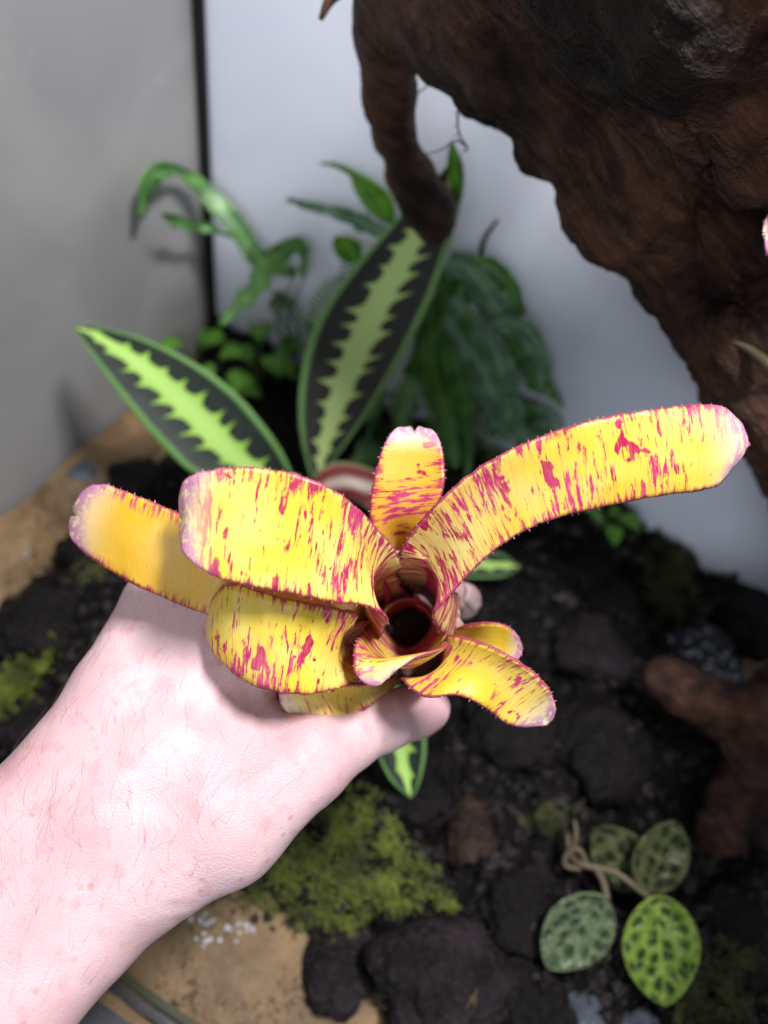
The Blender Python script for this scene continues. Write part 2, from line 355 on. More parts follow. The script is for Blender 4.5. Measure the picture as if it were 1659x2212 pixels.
# ------------------------------------------------------------------ ground
def poly_dist(X, Y, poly):
    d = np.full(X.shape, 1e9); ins = np.zeros(X.shape, bool); n = len(poly)
    for i in range(n):
        ax, ay = poly[i][:2]; bx, by = poly[(i+1) % n][:2]
        ex, ey = bx-ax, by-ay; tt = np.clip(((X-ax)*ex+(Y-ay)*ey)/(ex*ex+ey*ey), 0, 1)
        d = np.minimum(d, np.hypot(X-ax-tt*ex, Y-ay-tt*ey))
        c = ((ay > Y) != (by > Y)) & (X < (bx-ax)*(Y-ay)/(by-ay+1e-12)+ax); ins ^= c
    return np.where(ins, -d, d)
sandA = [G(*p) for p in [(-250, 1290), (60, 1040), (250, 860), (400, 770), (380, 930), (270, 1010), (150, 1110), (60, 1200), (-60, 1330), (-250, 1560)]]
sandB = [G(*p) for p in [(-200, 2250), (60, 2060), (250, 1980), (420, 1900), (500, 1955), (600, 2010), (700, 2085), (800, 2170), (830, 2240), (1000, 2460), (400, 2700), (-200, 2500)]]
lumps = [(1460, 1190, .030, .022), (1330, 1130, .03, .014), (1560, 1300, .03, .020), (1300, 1400, .026, .016), (1100, 1300, .04, .012), (880, 1700, .03, .010), (540, 800, .05, .012), (1100, 1050, .06, .016), (200, 1350, .04, .010), (1250, 2050, .05, .006), (700, 1830, .035, .008)]
lw = [(*G(a, b)[:2], r, h) for a, b, r, h in lumps]
def soil_h(X, Y):
    d = np.minimum(poly_dist(X, Y, sandA), poly_dist(X, Y, sandB))
    k = np.clip((d+.012)/.045, 0, 1); k = k*k*(3-2*k)
    z = -.012+.026*k
    for a, b, r, h in lw: z = z+k*h*np.exp(-((X-a)**2+(Y-b)**2)/(r*r))
    # banked up against the back wall
    e = (X-S[0])*aw[0]+(Y-S[1])*aw[1]; s2 = (X-S[0])*bw[0]+(Y-S[1])*bw[1]
    z = z-k*.020*np.clip(1-e/.12, 0, 1)*np.clip((s2-.30)/.08, 0, 1)
    return z, k
NX, NY = 250, 230
es = np.linspace(.003, .425, NY); ss = np.linspace(.003, .60, NX)
EE, SS = np.meshgrid(es, ss, indexing='ij')
X = S[0]+aw[0]*EE+bw[0]*SS; Y = S[1]+aw[1]*EE+bw[1]*SS
Z, K = soil_h(X, Y)
Zn = np.zeros_like(Z)
for i in range(NY):
    for j in range(NX):
        p = (X[i, j], Y[i, j], 0)
        Zn[i, j] = .009*noise.fractal((p[0]*38, p[1]*38, 1.3), 1, 2, 4) + .006*(.6-noise.cell_vector((p[0]*70, p[1]*70, 0))[0]*.6) * 0 + .006*noise.turbulence((p[0]*75, p[1]*75, 4.), 3, False)-.003
Z = Z+Zn*(.15+.85*K)
def grid_faces(n, m): 
    i, j = np.meshgrid(np.arange(n-1), np.arange(m-1), indexing='ij'); a = (i*m+j).ravel()
    return np.stack([a, a+1, a+m+1, a+m], 1)
soil = tag(mesh('soil_ground', np.stack([X, Y, Z], -1).reshape(-1, 3), grid_faces(NY, NX), M_soil), kind='structure')
Zs = .0035*np.array([[noise.fractal((X[i, j]*30, Y[i, j]*30, 9.), 1, 2, 3) for j in range(0, NX, 2)] for i in range(0, NY, 2)])
sand = tag(mesh('sand_ground', np.stack([X[::2, ::2], Y[::2, ::2], Zs], -1).reshape(-1, 3), grid_faces(len(range(0, NY, 2)), len(range(0, NX, 2))), M_sand), kind='structure')
def gz(x, y):
    e = (x-S[0])*aw[0]+(y-S[1])*aw[1]; s2 = (x-S[0])*bw[0]+(y-S[1])*bw[1]
    i = int(np.clip((e-.003)/(.422)*(NY-1), 0, NY-1)); j = int(np.clip((s2-.003)/.597*(NX-1), 0, NX-1))
    return max(Z[i, j], 0)
def GS(px, py):
    z = 0.0
    for _ in range(8):
        p = G(px, py, z); z = .5*z+.5*gz(p[0], p[1])
    p = G(px, py, z); return p

# ------------------------------------------------------------------ surface nets
def smin(a, b, k):
    h = np.clip(.5+.5*(b-a)/k, 0, 1); return b*(1-h)+a*h-k*h*(1-h)
def chain_sdf(PX, chains, k):
    D = None
    for ch in chains:
        d = None
        for (a, ra), (b, rb) in zip(ch[:-1], ch[1:]):
            ab = (b-a).astype(np.float32); L2 = float(ab@ab)+1e-12
            w = [PX[i]-np.float32(a[i]) for i in range(3)]
            tt = np.clip((w[0]*ab[0]+w[1]*ab[1]+w[2]*ab[2])/L2, 0, 1)
            q = np.sqrt((w[0]-tt*ab[0])**2+(w[1]-tt*ab[1])**2+(w[2]-tt*ab[2])**2)-(ra+(rb-ra)*tt)
            d = q if d is None else smin(d, q, .003)
        D = d if D is None else smin(D, d, k)
    return D
def surfnet(Fv, org, h):
    ins = Fv < 0; nx, ny, nz_ = Fv.shape
    acc = np.zeros((nx-1, ny-1, nz_-1, 3), np.float32); cnt = np.zeros((nx-1, ny-1, nz_-1), np.float32)
    sl = lambda o, n: slice(o, n-1+o)
    for ax in range(3):
        for o1 in (0, 1):
            for o2 in (0, 1):
                c0 = [0, 0, 0]; oth = [i for i in range(3) if i != ax]; c0[oth[0]] = o1; c0[oth[1]] = o2
                c1 = list(c0); c1[ax] = 1
                A = Fv[sl(c0[0], nx), sl(c0[1], ny), sl(c0[2], nz_)]; B = Fv[sl(c1[0], nx), sl(c1[1], ny), sl(c1[2], nz_)]
                m = (A < 0) != (B < 0); tt = np.where(m, A/np.where(m, A-B, 1), 0)
                for i in range(3):
                    acc[..., i] += m*(c0[i]+(tt if i == ax else 0))
                cnt += m
    cell = cnt > 0; idx = -np.ones(cell.shape, int); idx[cell] = np.arange(cell.sum())
    ijk = np.argwhere(cell); V = org+h*(ijk+acc[cell]/cnt[cell][:, None])
    faces = []
    for ax in range(3):
        o = [i for i in range(3) if i != ax]
        s0 = [slice(1, -1)]*3; s0[ax] = slice(0, -1); s1 = [slice(1, -1)]*3; s1[ax] = slice(1, None)
        A = ins[tuple(s0)]; B = ins[tuple(s1)]
        for flip in (0, 1):
            e = np.argwhere((A & ~B) if not flip else (~A & B))
            if not len(e): continue
            b = e.copy(); b[:, o[0]] += 1; b[:, o[1]] += 1
            def cidx(d0, d1):
                c = b.copy(); c[:, o[0]] -= d0; c[:, o[1]] -= d1; return idx[c[:, 0], c[:, 1], c[:, 2]]
            q = np.stack([cidx(1, 1), cidx(0, 1), cidx(0, 0), cidx(1, 0)], 1)
            if (ax == 1) != bool(flip): q = q[:, ::-1]
            faces.append(q)
    return V, np.vstack(faces)
def sdf_mesh(chains, h, k, carve=None, kc=.004):
    pts = np.array([p for ch in chains for p, r in ch]); rr = np.array([r for ch in chains for p, r in ch])
    lo = (pts-rr[:, None]).min(0)-4*h; hi = (pts+rr[:, None]).max(0)+4*h
    n = np.ceil((hi-lo)/h).astype(int)
    g = [lo[i]+h*np.arange(n[i]) for i in range(3)]
    PX = np.meshgrid(*[x.astype(np.float32) for x in g], indexing='ij')
    D = chain_sdf(PX, chains, k)
    if carve:
        for ch in carve:
            D = -smin(-D, chain_sdf(PX, [ch], kc), kc)
    return surfnet(D.astype(np.float32), lo, h)
def relax(V, Fq, it, lam=.5):
    n = len(V); e = np.vstack([Fq[:, [0, 1]], Fq[:, [1, 2]], Fq[:, [2, 3]], Fq[:, [3, 0]]]); e = np.vstack([e, e[:, ::-1]])
    deg = np.bincount(e[:, 0], minlength=n)[:, None]
    for k in range(it):
        l = lam if k % 2 == 0 else -lam*1.02
        s = np.stack([np.bincount(e[:, 0], weights=V[e[:, 1], i], minlength=n) for i in range(3)], 1)/np.maximum(deg, 1)
        V = V+l*(s-V)
    return V
def vnormals(V, Fq):
    fn = np.cross(V[Fq[:, 2]]-V[Fq[:, 0]], V[Fq[:, 3]]-V[Fq[:, 1]]); N = np.zeros_like(V)
    for i in range(4): 
        for c in range(3): N[:, c] += np.bincount(Fq[:, i], weights=fn[:, c], minlength=len(V))
    return unit(N)
def C(*rows): return [(P(a, b, d), r*.001) for a, b, d, r in rows]

# ------------------------------------------------------------------ driftwood
wood_chains = [
    C((815, -60, 268, 9), (840, 60, 285, 8.6), (845, 180, 305, 6.6), (858, 290, 325, 4.6), (880, 375, 340, 7.2), (918, 455, 352, 9.2), (930, 497, 356, 5.6)),   # hanging prong
    C((872, 205, 306, 3.2), (880, 300, 322, 2.2), (908, 370, 334, 3.0), (948, 430, 345, 3.6), (962, 480, 352, 2.6)),
    C((805, 30, 282, 5), (815, 200, 308, 3.6), (838, 300, 326, 2.8)),
    C((850, 60, 285, 10), (880, 120, 288, 7)),
    C((890, -150, 255, 15), (935, -40, 265, 20), (1050, 0, 262, 26), (1200, 60, 255, 32)),     # bridge over the hole
    C((1080, 40, 262, 28), (1300, 190, 262, 30), (1418, 350, 275, 32), (1580, 520, 290, 33), (1700, 740, 310, 35), (1800, 900, 330, 33), (1880, 1100, 350, 30)),
    C((1300, -60, 240, 32), (1480, 80, 225, 24.5), (1600, 150, 220, 25), (1800, 200, 225, 30)),
    C((1150, -260, 225, 30), (1350, -220, 205, 34), (1600, -160, 192, 36), (1900, -50, 200, 40), (2150, 300, 230, 42)),  # bulk above the frame, added to cast shade on the wood below
    [(P(2150, 300, 230), .040), (np.array([.20, .17, .335]), .036), (np.array([.195, .10, .33]), .034), (np.array([.18, .05, .34]), .026)],   # unseen limb, added to shade the lower right ground
    C((1420, 170, 235, 15), (1440, 330, 250, 13), (1470, 480, 265, 11.5)),
    C((1650, 420, 275, 33), (1750, 600, 285, 34)),
    C((1560, 640, 278, 10.5), (1600, 760, 288, 14), (1680, 900, 300, 17)),
    C((1900, 1050, 350, 26), (1860, 1350, 365, 22), (1760, 1500, 372, 16), (1600, 1560, 372, 13), (1440, 1470, 378, 6)),    # lower limb
    C((1640, 1540, 372, 11), (1600, 1680, 374, 11), (1560, 1790, 372, 9), (1530, 1810, 372, 8)),
    C((1780, 1500, 372, 18), (1700, 1640, 378, 16), (1660, 1780, 380, 14)),
]
carve = [C((930, 40, 236, 9), (1030, 90, 232, 13), (1130, 150, 226, 10)), C((1280, 300, 232, 5), (1350, 420, 240, 6), (1440, 560, 254, 5)), C((958, 268, 215, 10), (958, 268, 345, 15)), C((1042, 318, 215, 11.5), (1042, 318, 345, 18)),
         C((1590, 370, 247, 9), (1575, 470, 256, 16), (1590, 600, 266, 15)), C((1640, 410, 246, 16), (1700, 560, 254, 19)),
         C((1590, 810, 270, 7), (1650, 860, 272, 9)), C((1500, 250, 213, 4), (1540, 330, 222, 5)), C((1640, 230, 196, 4), (1560, 260, 205, 3.5))]
V, Fq = sdf_mesh(wood_chains, .0024, .011, carve)
V = relax(V, Fq, 4)
N = vnormals(V, Fq)
axis = unit(P(1700, 740, 310)-P(1080, 40, 262)); ax2 = unit(np.cross(axis, CF)); ax3 = np.cross(axis, ax2)
prong = P(930, 460, 352)-P(835, 60, 285); prong = unit(prong)
gr = np.zeros((len(V), 3))
cpx = np.stack([(V-CC)@CR, (V-CC)@CU, (V-CC)@CF], 1); sx_ = cpx[:, 0]/cpx[:, 2]*F0+829.5
wt = np.clip((960-sx_)/120, 0, 1)[:, None]
for k, v in enumerate(V):
    a = axis*(1-wt[k])+prong*wt[k]
    gr[k] = (v@a, v@ax2, v@ax3)
disp = np.empty(len(V))
for k in range(len(V)):
    g = gr[k]; p = V[k]
    s1 = noise.fractal((g[0]*16, g[1]*75, g[2]*75), 1, 2, 4)
    s2 = noise.turbulence((p[0]*38, p[1]*38, p[2]*38), 3, False)
    s3 = noise.noise((g[0]*9+3, g[1]*26, g[2]*26))
    s4 = noise.fractal((p[0]*110, p[1]*110, p[2]*110), 1, 2, 3)
    disp[k] = .0042*s1-.0052*(s2-.45)+.0052*s3+.0014*s4
big = np.clip((sx_-900)/150, .35, 1)
V = V+N*(disp*big)[:, None]
wood = thing('driftwood', P(1700, 1640, 390), 'gnarled dark brown driftwood root arching against the pale back panel', 'driftwood')
wb = mesh('trunk', V, Fq, M_wood, wood)
at = wb.data.attributes.new('grain', 'FLOAT_VECTOR', 'POINT'); at.data.foreach_set('vector', gr.astype(np.float32).ravel())
def tube(name, pts, rad, mat, parent=None, seg=6, n=None, org=None):
    pts = cr(pts, n or max(8, len(pts)*4)); m = len(pts); rad = np.interp(np.linspace(0, 1, m), np.linspace(0, 1, len(np.atleast_1d(rad))), np.atleast_1d(rad))
    T = unit(np.gradient(pts, axis=0)); ref = np.array([.31, .2, .93]); A = unit(np.cross(T, ref)); B = np.cross(T, A)
    th = np.linspace(0, 2*math.pi, seg, endpoint=False)
    V = (pts[:, None]+rad[:, None, None]*(np.cos(th)[None, :, None]*A[:, None]+np.sin(th)[None, :, None]*B[:, None])).reshape(-1, 3)
    Fc = [(i*seg+j, i*seg+(j+1) % seg, (i+1)*seg+(j+1) % seg, (i+1)*seg+j) for i in range(m-1) for j in range(seg)]
    Fc += [tuple(range(seg))[::-1], tuple((m-1)*seg+j for j in range(seg))]
    return mesh(name, V, Fc, mat, parent, org=org)
def wall_d(a, b):
    d = ray(a, b); tb = ((S-CC)@aw)/(d@aw); tl = ((S-CC)@bw)/(d@bw); c = [q for q in (tb, tl) if q > 0]
    return min(c)*1000 if c else 9e9
def px(rows, mg=9): return [P(r[0], r[1], min(r[2], wall_d(r[0], r[1])-mg)) for r in rows]
tube('rootlet', px([(980, 170, 290), (995, 210, 291), (988, 250, 292), (993, 290, 292), (1010, 320, 293), (1000, 326, 293)]), [.0005, .0004, .0003], M_rootlet, wood, 5)
tube('rootlet', px([(1010, 318, 293), (985, 303, 294), (955, 322, 295), (920, 333, 295)]), [.0004, .0003, .0002], M_rootlet, wood, 5)
tube('rootlet', px([(905, 200, 294), (930, 182, 294), (955, 190, 294), (990, 185, 292)]), [.0003], M_rootlet, wood, 5)
for k in range(10):
    yy = 200+k*10
    tube('rootlet', px([(992, yy+8, 291), (984+random.uniform(-6, 14), yy+14, 292)]), [.0002, .0001], M_rootlet, wood, 4, 3)
tube('side_twig', px([(800, -60, 270), (722, -12, 275), (692, 42, 278)]), [.0036, .0024, .0009], M_wood, wood, 8)
tube('dead_stub', px([(1580, 735, 268), (1620, 755, 266), (1665, 790, 262)]), [.0009, .0015, .0022], M_bstem, wood, 8)

# ------------------------------------------------------------------ leaves
def leaf(name, A, B, bulge, mat, parent=None, nu=44, nvv=13, thick=.0007, seed=0., red=0., warm=0., wav=.0, M=None, label=None, spines=0, org=None, notch=0.0):
    """blade between two edge curves of (px,py,depth mm); bulge (mm) pushes the midline towards the viewer"""
    mg = 9+(seed*7.3) % 22
    A3, B3 = cr(px(A, mg), nu), cr(px(B, mg), nu)
    mid = .5*(A3+B3)
    T = unit(np.gradient(mid, axis=0)); Wd = unit(B3-A3); Nn = unit(np.cross(T, Wd)); 
    sgn = np.sign(((CC-mid)*Nn).sum(1)); sgn = np.sign(np.sum(sgn)) or 1
    Nn = Nn*sgn
    if M is not None: M3 = cr(px(M), nu)
    else: M3 = mid+Nn*(np.interp(np.linspace(0, 1, nu), np.linspace(0, 1, len(bulge)), bulge)*.001)[:, None]
    v = np.linspace(0, 1, nvv)[None, :, None]
    Pg = A3[:, None]*(1-v)*(1-2*v)+M3[:, None]*4*v*(1-v)+B3[:, None]*v*(2*v-1)
    # uneven blade
    L = np.concatenate([[0], np.cumsum(np.linalg.norm(np.diff(M3, axis=0), axis=1))])
    if wav:
        for i in range(nu):
            for j in range(nvv):
                q = noise.noise((L[i]*70+seed*3.1, (j/(nvv-1))*1.3+seed, seed)); e = abs(2*j/(nvv-1)-1)
                ed = noise.noise((L[i]*190+seed, (j > nvv/2)*9.0, seed*2))*e**3
                Pg[i, j] += Nn[i]*(q*.6+ed*.7)*wav*.001
                if j in (0, nvv-1): Pg[i, j] += Wd[i]*(1 if j else -1)*noise.noise((L[i]*420+seed, j*3., 0))*.25*wav*.001
    if notch:
        for i in range(nu):
            f = L[i]/L[-1]
            if f > .9:
                g = ((f-.9)/.1)**2
                for j in range(nvv):
                    q = j/(nvv-1)-.5; Pg[i, j] += (-T[i]*math.exp(-(q/.13)**2)*notch+T[i]*.0012*(1-4*q*q) - Nn[i]*.0015*g + T[i]*.0004*noise.noise((j*1.7, seed, 0)))*g
    Vv = Pg.reshape(-1, 3); Fc = grid_faces(nu, nvv)
    Wm = np.linalg.norm(B3-A3, axis=1)
    ob = mesh(name, Vv, Fc, mat, parent, org=org if org is not None else A3[0])
    me = ob.data
    uv1 = me.uv_layers.new(name='leaf'); uv2 = me.uv_layers.new(name='metric')
    li = np.empty(len(me.loops), np.int32); me.loops.foreach_get('vertex_index', li)
    ii, jj = li//nvv, li % nvv
    Ln = L/L[-1]
    uv1.data.foreach_set('uv', np.stack([Ln[ii], jj/(nvv-1)], 1).astype(np.float32).ravel())
    Wref = np.maximum(Wm, .5*Wm.max())
    uv2.data.foreach_set('uv', np.stack([L[ii], (jj/(nvv-1)-.5)*Wref[ii]], 1).astype(np.float32).ravel())
    ob['seed'] = float(seed); ob['red'] = float(red); ob['warm'] = float(warm)
    md = ob.modifiers.new('thickness', 'SOLIDIFY'); md.thickness = thick; md.offset = 0
    if label: ob['label'] = label
    if spines:
        SV, SF = [], []
        for E, sg in ((0, -1), (nvv-1, 1)):
            e = Pg[:, E]; inn = Pg[:, 1 if E == 0 else nvv-2]
            s = np.concatenate([[0], np.cumsum(np.linalg.norm(np.diff(e, axis=0), axis=1))])
            d = spines*.6; 
            while d < s[-1]:
                i = min(int(np.searchsorted(s, d)), nu-1); i0 = max(i-1, 0); f = (d-s[i0])/max(s[i]-s[i0], 1e-9)
                p = e[i0]*(1-f)+e[i]*f; out = unit(e[i]-inn[i]); tn = unit(e[i]-e[i0]+1e-9)
                if Ln[i] > .16:
                    ln = random.uniform(.0004, .0009); wd = ln*.38; nn = unit(np.cross(out, tn))
                    dr = unit(out+tn*random.uniform(.1, .6)); b = len(SV)
                    SV += [p-tn*wd-out*.0003, p+tn*wd-out*.0003, p+nn*wd*.7-out*.0003, p-nn*wd*.7-out*.0003, p+dr*ln]
                    SF += [(b, b+2, b+4), (b+2, b+1, b+4), (b+1, b+3, b+4), (b+3, b, b+4)]
                d += spines*random.uniform(.6, 1.4)
        if SV:
            sp = mesh('margin_spines', np.array(SV)-0*np.array(0), SF, M_spine, None, smooth=False)
            sp.data.transform(Matrix.Translation(-(ob.matrix_world.translation if False else Vector(np.array(parent.location)+np.array(ob.location) if parent else ob.location))))
            sp.parent = ob; sp['kind'] = 'stuff'
    return ob

# ------------------------------------------------------------------ the bromeliad
brom = thing('bromeliad', P(940, 1440, 262), 'yellow spiny bromeliad with crimson blotches held up in a hand', 'bromeliad')
SP = .0023
leaf('leaf', [(872, 1290, 250), (864, 1250, 228), (856, 1195, 207), (815, 1142, 199), (750, 1078, 194), (660, 1030, 190), (560, 1010, 188), (470, 1012, 187), (405, 1033, 188), (381, 1068, 190), (374, 1104, 192)],
     [(842, 1385, 250), (824, 1372, 228), (834, 1336, 205), (800, 1312, 200), (715, 1299, 194), (620, 1281, 190), (530, 1263, 188), (455, 1241, 187), (405, 1203, 188), (388, 1178, 190), (378, 1150, 192)],
     [-8, -7, -5.5, -3.5, -2.2, -1.2, -.6, -.6, -1, -1.2, -1], M_brom, brom, 70, 21, .0008, 1.3, .75, .0, 1.8, spines=SP, notch=.0022, label='broad overexposed yellow leaf with magenta crossbands and pink tip')
leaf('leaf', [(840, 1330, 255), (760, 1260, 225), (640, 1215, 208), (500, 1158, 205), (380, 1105, 206), (300, 1072, 207), (228, 1047, 208), (188, 1054, 210), (166, 1074, 212), (158, 1090, 213)],
     [(850, 1400, 255), (760, 1395, 228), (640, 1370, 213), (480, 1335, 210), (350, 1290, 210), (255, 1242, 210), (185, 1197, 211), (158, 1172, 212), (143, 1148, 213), (142, 1128, 213)],
     [-6, -5, -3, -1, .5, 1, 1, .5, .3, 0], M_brom, brom, 60, 19, .0008, 4.1, -1.3, .62, 1.3, spines=SP, notch=.0034, label='plain golden yellow leaf with purple fringed notched tip')
leaf('leaf', [(855, 1335, 252), (800, 1342, 228), (762, 1352, 211), (772, 1325, 206), (700, 1309, 202), (610, 1291, 200), (540, 1272, 200), (497, 1262, 201), (474, 1283, 206), (458, 1322, 213), (452, 1352, 217)],
     [(865, 1425, 255), (810, 1455, 232), (775, 1470, 215), (735, 1488, 209), (660, 1499, 204), (590, 1492, 202), (530, 1472, 203), (485, 1440, 205), (460, 1402, 209), (452, 1375, 214), (451, 1354, 217)],
     [-7, -6.5, -6, -4.5, -2, -.5, 0, .6, 1.2, 1, 0], M_brom, brom, 60, 15, .0008, 7.7, .35, .05, 1.8, spines=SP, label='short curled yellow leaf with pale rolled tip lying over the hand')
leaf('leaf', [(880, 1440, 255), (845, 1465, 238), (790, 1478, 226), (720, 1480, 221), (650, 1482, 219), (605, 1492, 220), (604, 1512, 222)],
     [(890, 1460, 255), (845, 1490, 240), (795, 1530, 230), (745, 1560, 224), (690, 1568, 222), (640, 1560, 222), (610, 1524, 222)],
     [-3, -3, -2.5, -1.5, -.8, 0], M_brom, brom, 44, 11, .0008, 10.2, -.25, .15, .8, spines=SP, label='small olive yellow leaf against the thumb base')
leaf('leaf', [(812, 1320, 245), (786, 1362, 222), (770, 1388, 210), (764, 1418, 206), (768, 1455, 205), (792, 1478, 206), (820, 1478, 207), (850, 1452, 207)],
     [(950, 1310, 245), (966, 1358, 222), (966, 1392, 211), (940, 1405, 208), (905, 1418, 207), (882, 1428, 207), (868, 1434, 207), (856, 1446, 207)],
     [-12, -11, -7, -3.5, -1, 0, 0, 0], M_brom, brom, 48, 15, .0008, 13.9, .75, .05, .9, spines=SP, label='young red leaf folded at the mouth of the tube')
leaf('leaf', [(860, 1300, 255), (842, 1250, 235), (822, 1180, 222), (800, 1130, 217), (803, 1060, 216), (819, 990, 217), (838, 946, 218), (856, 925, 219), (876, 918, 220)],
     [(890, 1300, 255), (892, 1230, 235), (905, 1160, 222), (938, 1105, 217), (959, 1050, 216), (959, 992, 217), (950, 954, 218), (937, 931, 219), (917, 920, 220)],
     [-5, -5, -4, -2.5, -1.2, -.5, 0], M_brom, brom, 56, 19, .0008, 17.3, .5, .8, .7, spines=SP, notch=.0028, label='narrow upright orange leaf with cleft pink tip')
leaf('leaf', [(850, 1270, 252), (852, 1235, 228), (858, 1200, 211), (892, 1148, 205), (960, 1072, 200), (1050, 1000, 197), (1150, 950, 195), (1250, 915, 194), (1350, 893, 194), (1440, 881, 195), (1520, 874, 197), (1572, 886, 200), (1604, 925, 203), (1616, 962, 206)],
     [(955, 1395, 252), (970, 1392, 228), (934, 1335, 210), (972, 1285, 206), (1040, 1215, 203), (1110, 1160, 201), (1190, 1122, 199), (1280, 1100, 198), (1370, 1080, 198), (1450, 1066, 199), (1520, 1058, 200), (1562, 1038, 202), (1592, 1000, 204), (1614, 966, 206)],
     [-11, -11, -9, -6, -3.5, -2, -1, 0, 1, 1.5, 1.5, 1, .4, 0], M_brom, brom, 76, 17, .0008, 21.7, .35, .22, 1.6, spines=SP, label='longest yellow leaf with red blotches reaching over the driftwood shadow')
leaf('leaf', [(930, 1400, 255), (958, 1388, 230), (968, 1372, 213), (1030, 1385, 207), (1090, 1412, 205), (1140, 1443, 205), (1180, 1480, 207), (1199, 1520, 210), (1196, 1550, 213)],
     [(890, 1455, 255), (880, 1470, 232), (870, 1468, 214), (915, 1504, 208), (985, 1502, 207), (1035, 1520, 208), (1085, 1558, 210), (1130, 1572, 212), (1180, 1566, 213)],
     [-7, -6, -5, -4, -3, -2, -1, -.5, 0], M_brom, brom, 54, 15, .0008, 26.1, .3, .2, 1.5, spines=SP, label='yellow leaf with brownish crossbands and white-pink torn tip')
leaf('leaf', [(930, 1395, 255), (960, 1372, 236), (1000, 1353, 226), (1045, 1344, 222), (1090, 1350, 222), (1118, 1372, 223), (1128, 1400, 225)],
     [(940, 1430, 255), (975, 1430, 238), (1010, 1432, 230), (1050, 1432, 226), (1085, 1432, 225), (1112, 1430, 225), (1127, 1414, 225)],
     [-4, -3, -2, -1.5, -1, -.3, 0], M_brom, brom, 40, 11, .0008, 31.3, -.1, .3, .7, spines=SP, label='short golden leaf tucked behind the brown-banded leaf')
# inner sheaths of the tube
def sheath(name, cx, cy, rx, top, bot, mat, seed, a0, a1, warm=.5):
    th = np.linspace(a0, a1, 15)
    A, rows = [], []
    ob = []
    nu = 14
    V = []
    for i in range(nu):
        f = i/(nu-1); d = bot+(top-bot)*f; r = rx*(.72+.28*f)
        for q in th: V.append(P(cx+(1-f)*22+math.cos(q)*r, cy+(1-f)*36+math.sin(q)*r*.95, d))
    o = mesh(name, V, grid_faces(nu, 15), mat, brom)
    me = o.data; u1 = me.uv_layers.new(name='leaf'); u2 = me.uv_layers.new(name='metric')
    for l in me.loops:
        i, j = divmod(l.vertex_index, 15); u1.data[l.index].uv = (.0+.13*i/13, .12+.76*j/14); u2.data[l.index].uv = (i*.003, j*.002)
    o['seed'] = seed; o['red'] = 1.2; o['warm'] = warm
    md = o.modifiers.new('thickness', 'SOLIDIFY'); md.thickness = .0008
    return o
leaf('inner_sheath', [(840, 1335, 258), (834, 1295, 238), (828, 1245, 222), (838, 1212, 215)], [(950, 1335, 258), (955, 1295, 238), (930, 1240, 222), (880, 1205, 215)], None, M_brom, brom, 24, 13, .0008, 41., 3.0, .5,
     M=[(896, 1280, 262), (892, 1245, 244), (878, 1212, 228), (860, 1192, 218)])
sheath('inner_sheath', 882, 1350, 58, 241, 262, M_brom, 41.0, -2.75, -.35)
sheath('inner_sheath', 880, 1352, 60, 243, 262, M_brom, 40.0, -2.7, 2.9)
sheath('inner_sheath', 884, 1350, 48, 241, 262, M_brom, 44.0, -1.3, 1.3)
t = NT('tube_hole_shade'); M_cup = t.fin((.004, .002, .002), .35, .15)  # near-black colour paints the shade down the tube
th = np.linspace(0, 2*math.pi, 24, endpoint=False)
mesh('tube_hole_disc', [P(892+44*math.cos(q), 1362+42*math.sin(q), 246) for q in th], [tuple(range(24))], M_cup, brom)  # flat disc standing in for the dark hole of the tube
tube('stem', px([(908, 1395, 252), (912, 1402, 256), (925, 1420, 262), (940, 1440, 268), (950, 1450, 285)]), [.0105, .011, .011, .009, .006], M_husk, brom, 20)
for k, (a, b, d) in enumerate([(968, 1335, 226), (978, 1318, 228), (962, 1352, 224), (985, 1345, 230), (988, 1300, 232)]):
    leaf('dry_scale', [(a-14, b+22, d+8), (a-16, b, d+2), (a-4, b-20, d)], [(a+10, b+24, d+8), (a+16, b+4, d+2), (a, b-20, d)], [1.5, 2, 0], M_husk, brom, 8, 5, .0005, k, wav=1.2)

# ------------------------------------------------------------------ hand
hand_chains = [
    C((-420, 2190, 182, 27), (-160, 1990, 195, 21), (23, 1817, 206, 17.6), (150, 1688, 213, 15.6), (250, 1560, 220, 13.5)),
    C((-260, 2390, 182, 27), (-10, 2160, 195, 20), (177, 1983, 206, 17.3), (300, 1855, 212, 18), (440, 1700, 217, 15)),
    C((20, 1990, 200, 17), (225, 1770, 208, 16.5), (350, 1640, 214, 14)),
    C((150, 1690, 215, 14), (247, 1500, 228, 12.8), (340, 1300, 243, 10.3), (450, 1290, 268, 8.5), (560, 1380, 292, 7.5), (640, 1440, 300, 7)),       # little
    C((210, 1700, 213, 14), (330, 1500, 226, 12.5), (425, 1300, 239, 10.5), (560, 1290, 262, 9), (660, 1370, 290, 8.3), (730, 1440, 298, 7.3)),        # ring
    C((260, 1720, 211, 14), (400, 1510, 223, 12.5), (500, 1335, 233, 11), (650, 1290, 254, 9.3), (770, 1360, 284, 8.6), (830, 1440, 294, 7.5)),     # middle
    C((300, 1760, 211, 14), (440, 1560, 221, 12.5), (560, 1395, 232, 11), (720, 1290, 250, 9), (890, 1275, 272, 7.8), (1000, 1297, 276, 6.6)),      # index
    C((300, 1860, 212, 17), (480, 1758, 216, 19.5), (655, 1640, 224, 13.8), (740, 1592, 232, 10.6), (828, 1557, 241, 9.2), (900, 1536, 248, 8.2), (928, 1530, 251, 7.0)),   # thumb
    C((470, 1490, 228, 9), (545, 1600, 225, 10)),   # web
    C((420, 1610, 218, 12), (590, 1655, 223, 11)),
    C((640, 1640, 236, 13), (480, 1720, 236, 17), (380, 1600, 240, 14), (480, 1440, 245, 12)),  # palm side
]
V, Fq = sdf_mesh(hand_chains, .0016, .0075)
V = relax(V, Fq, 6)
N = vnormals(V, Fq)
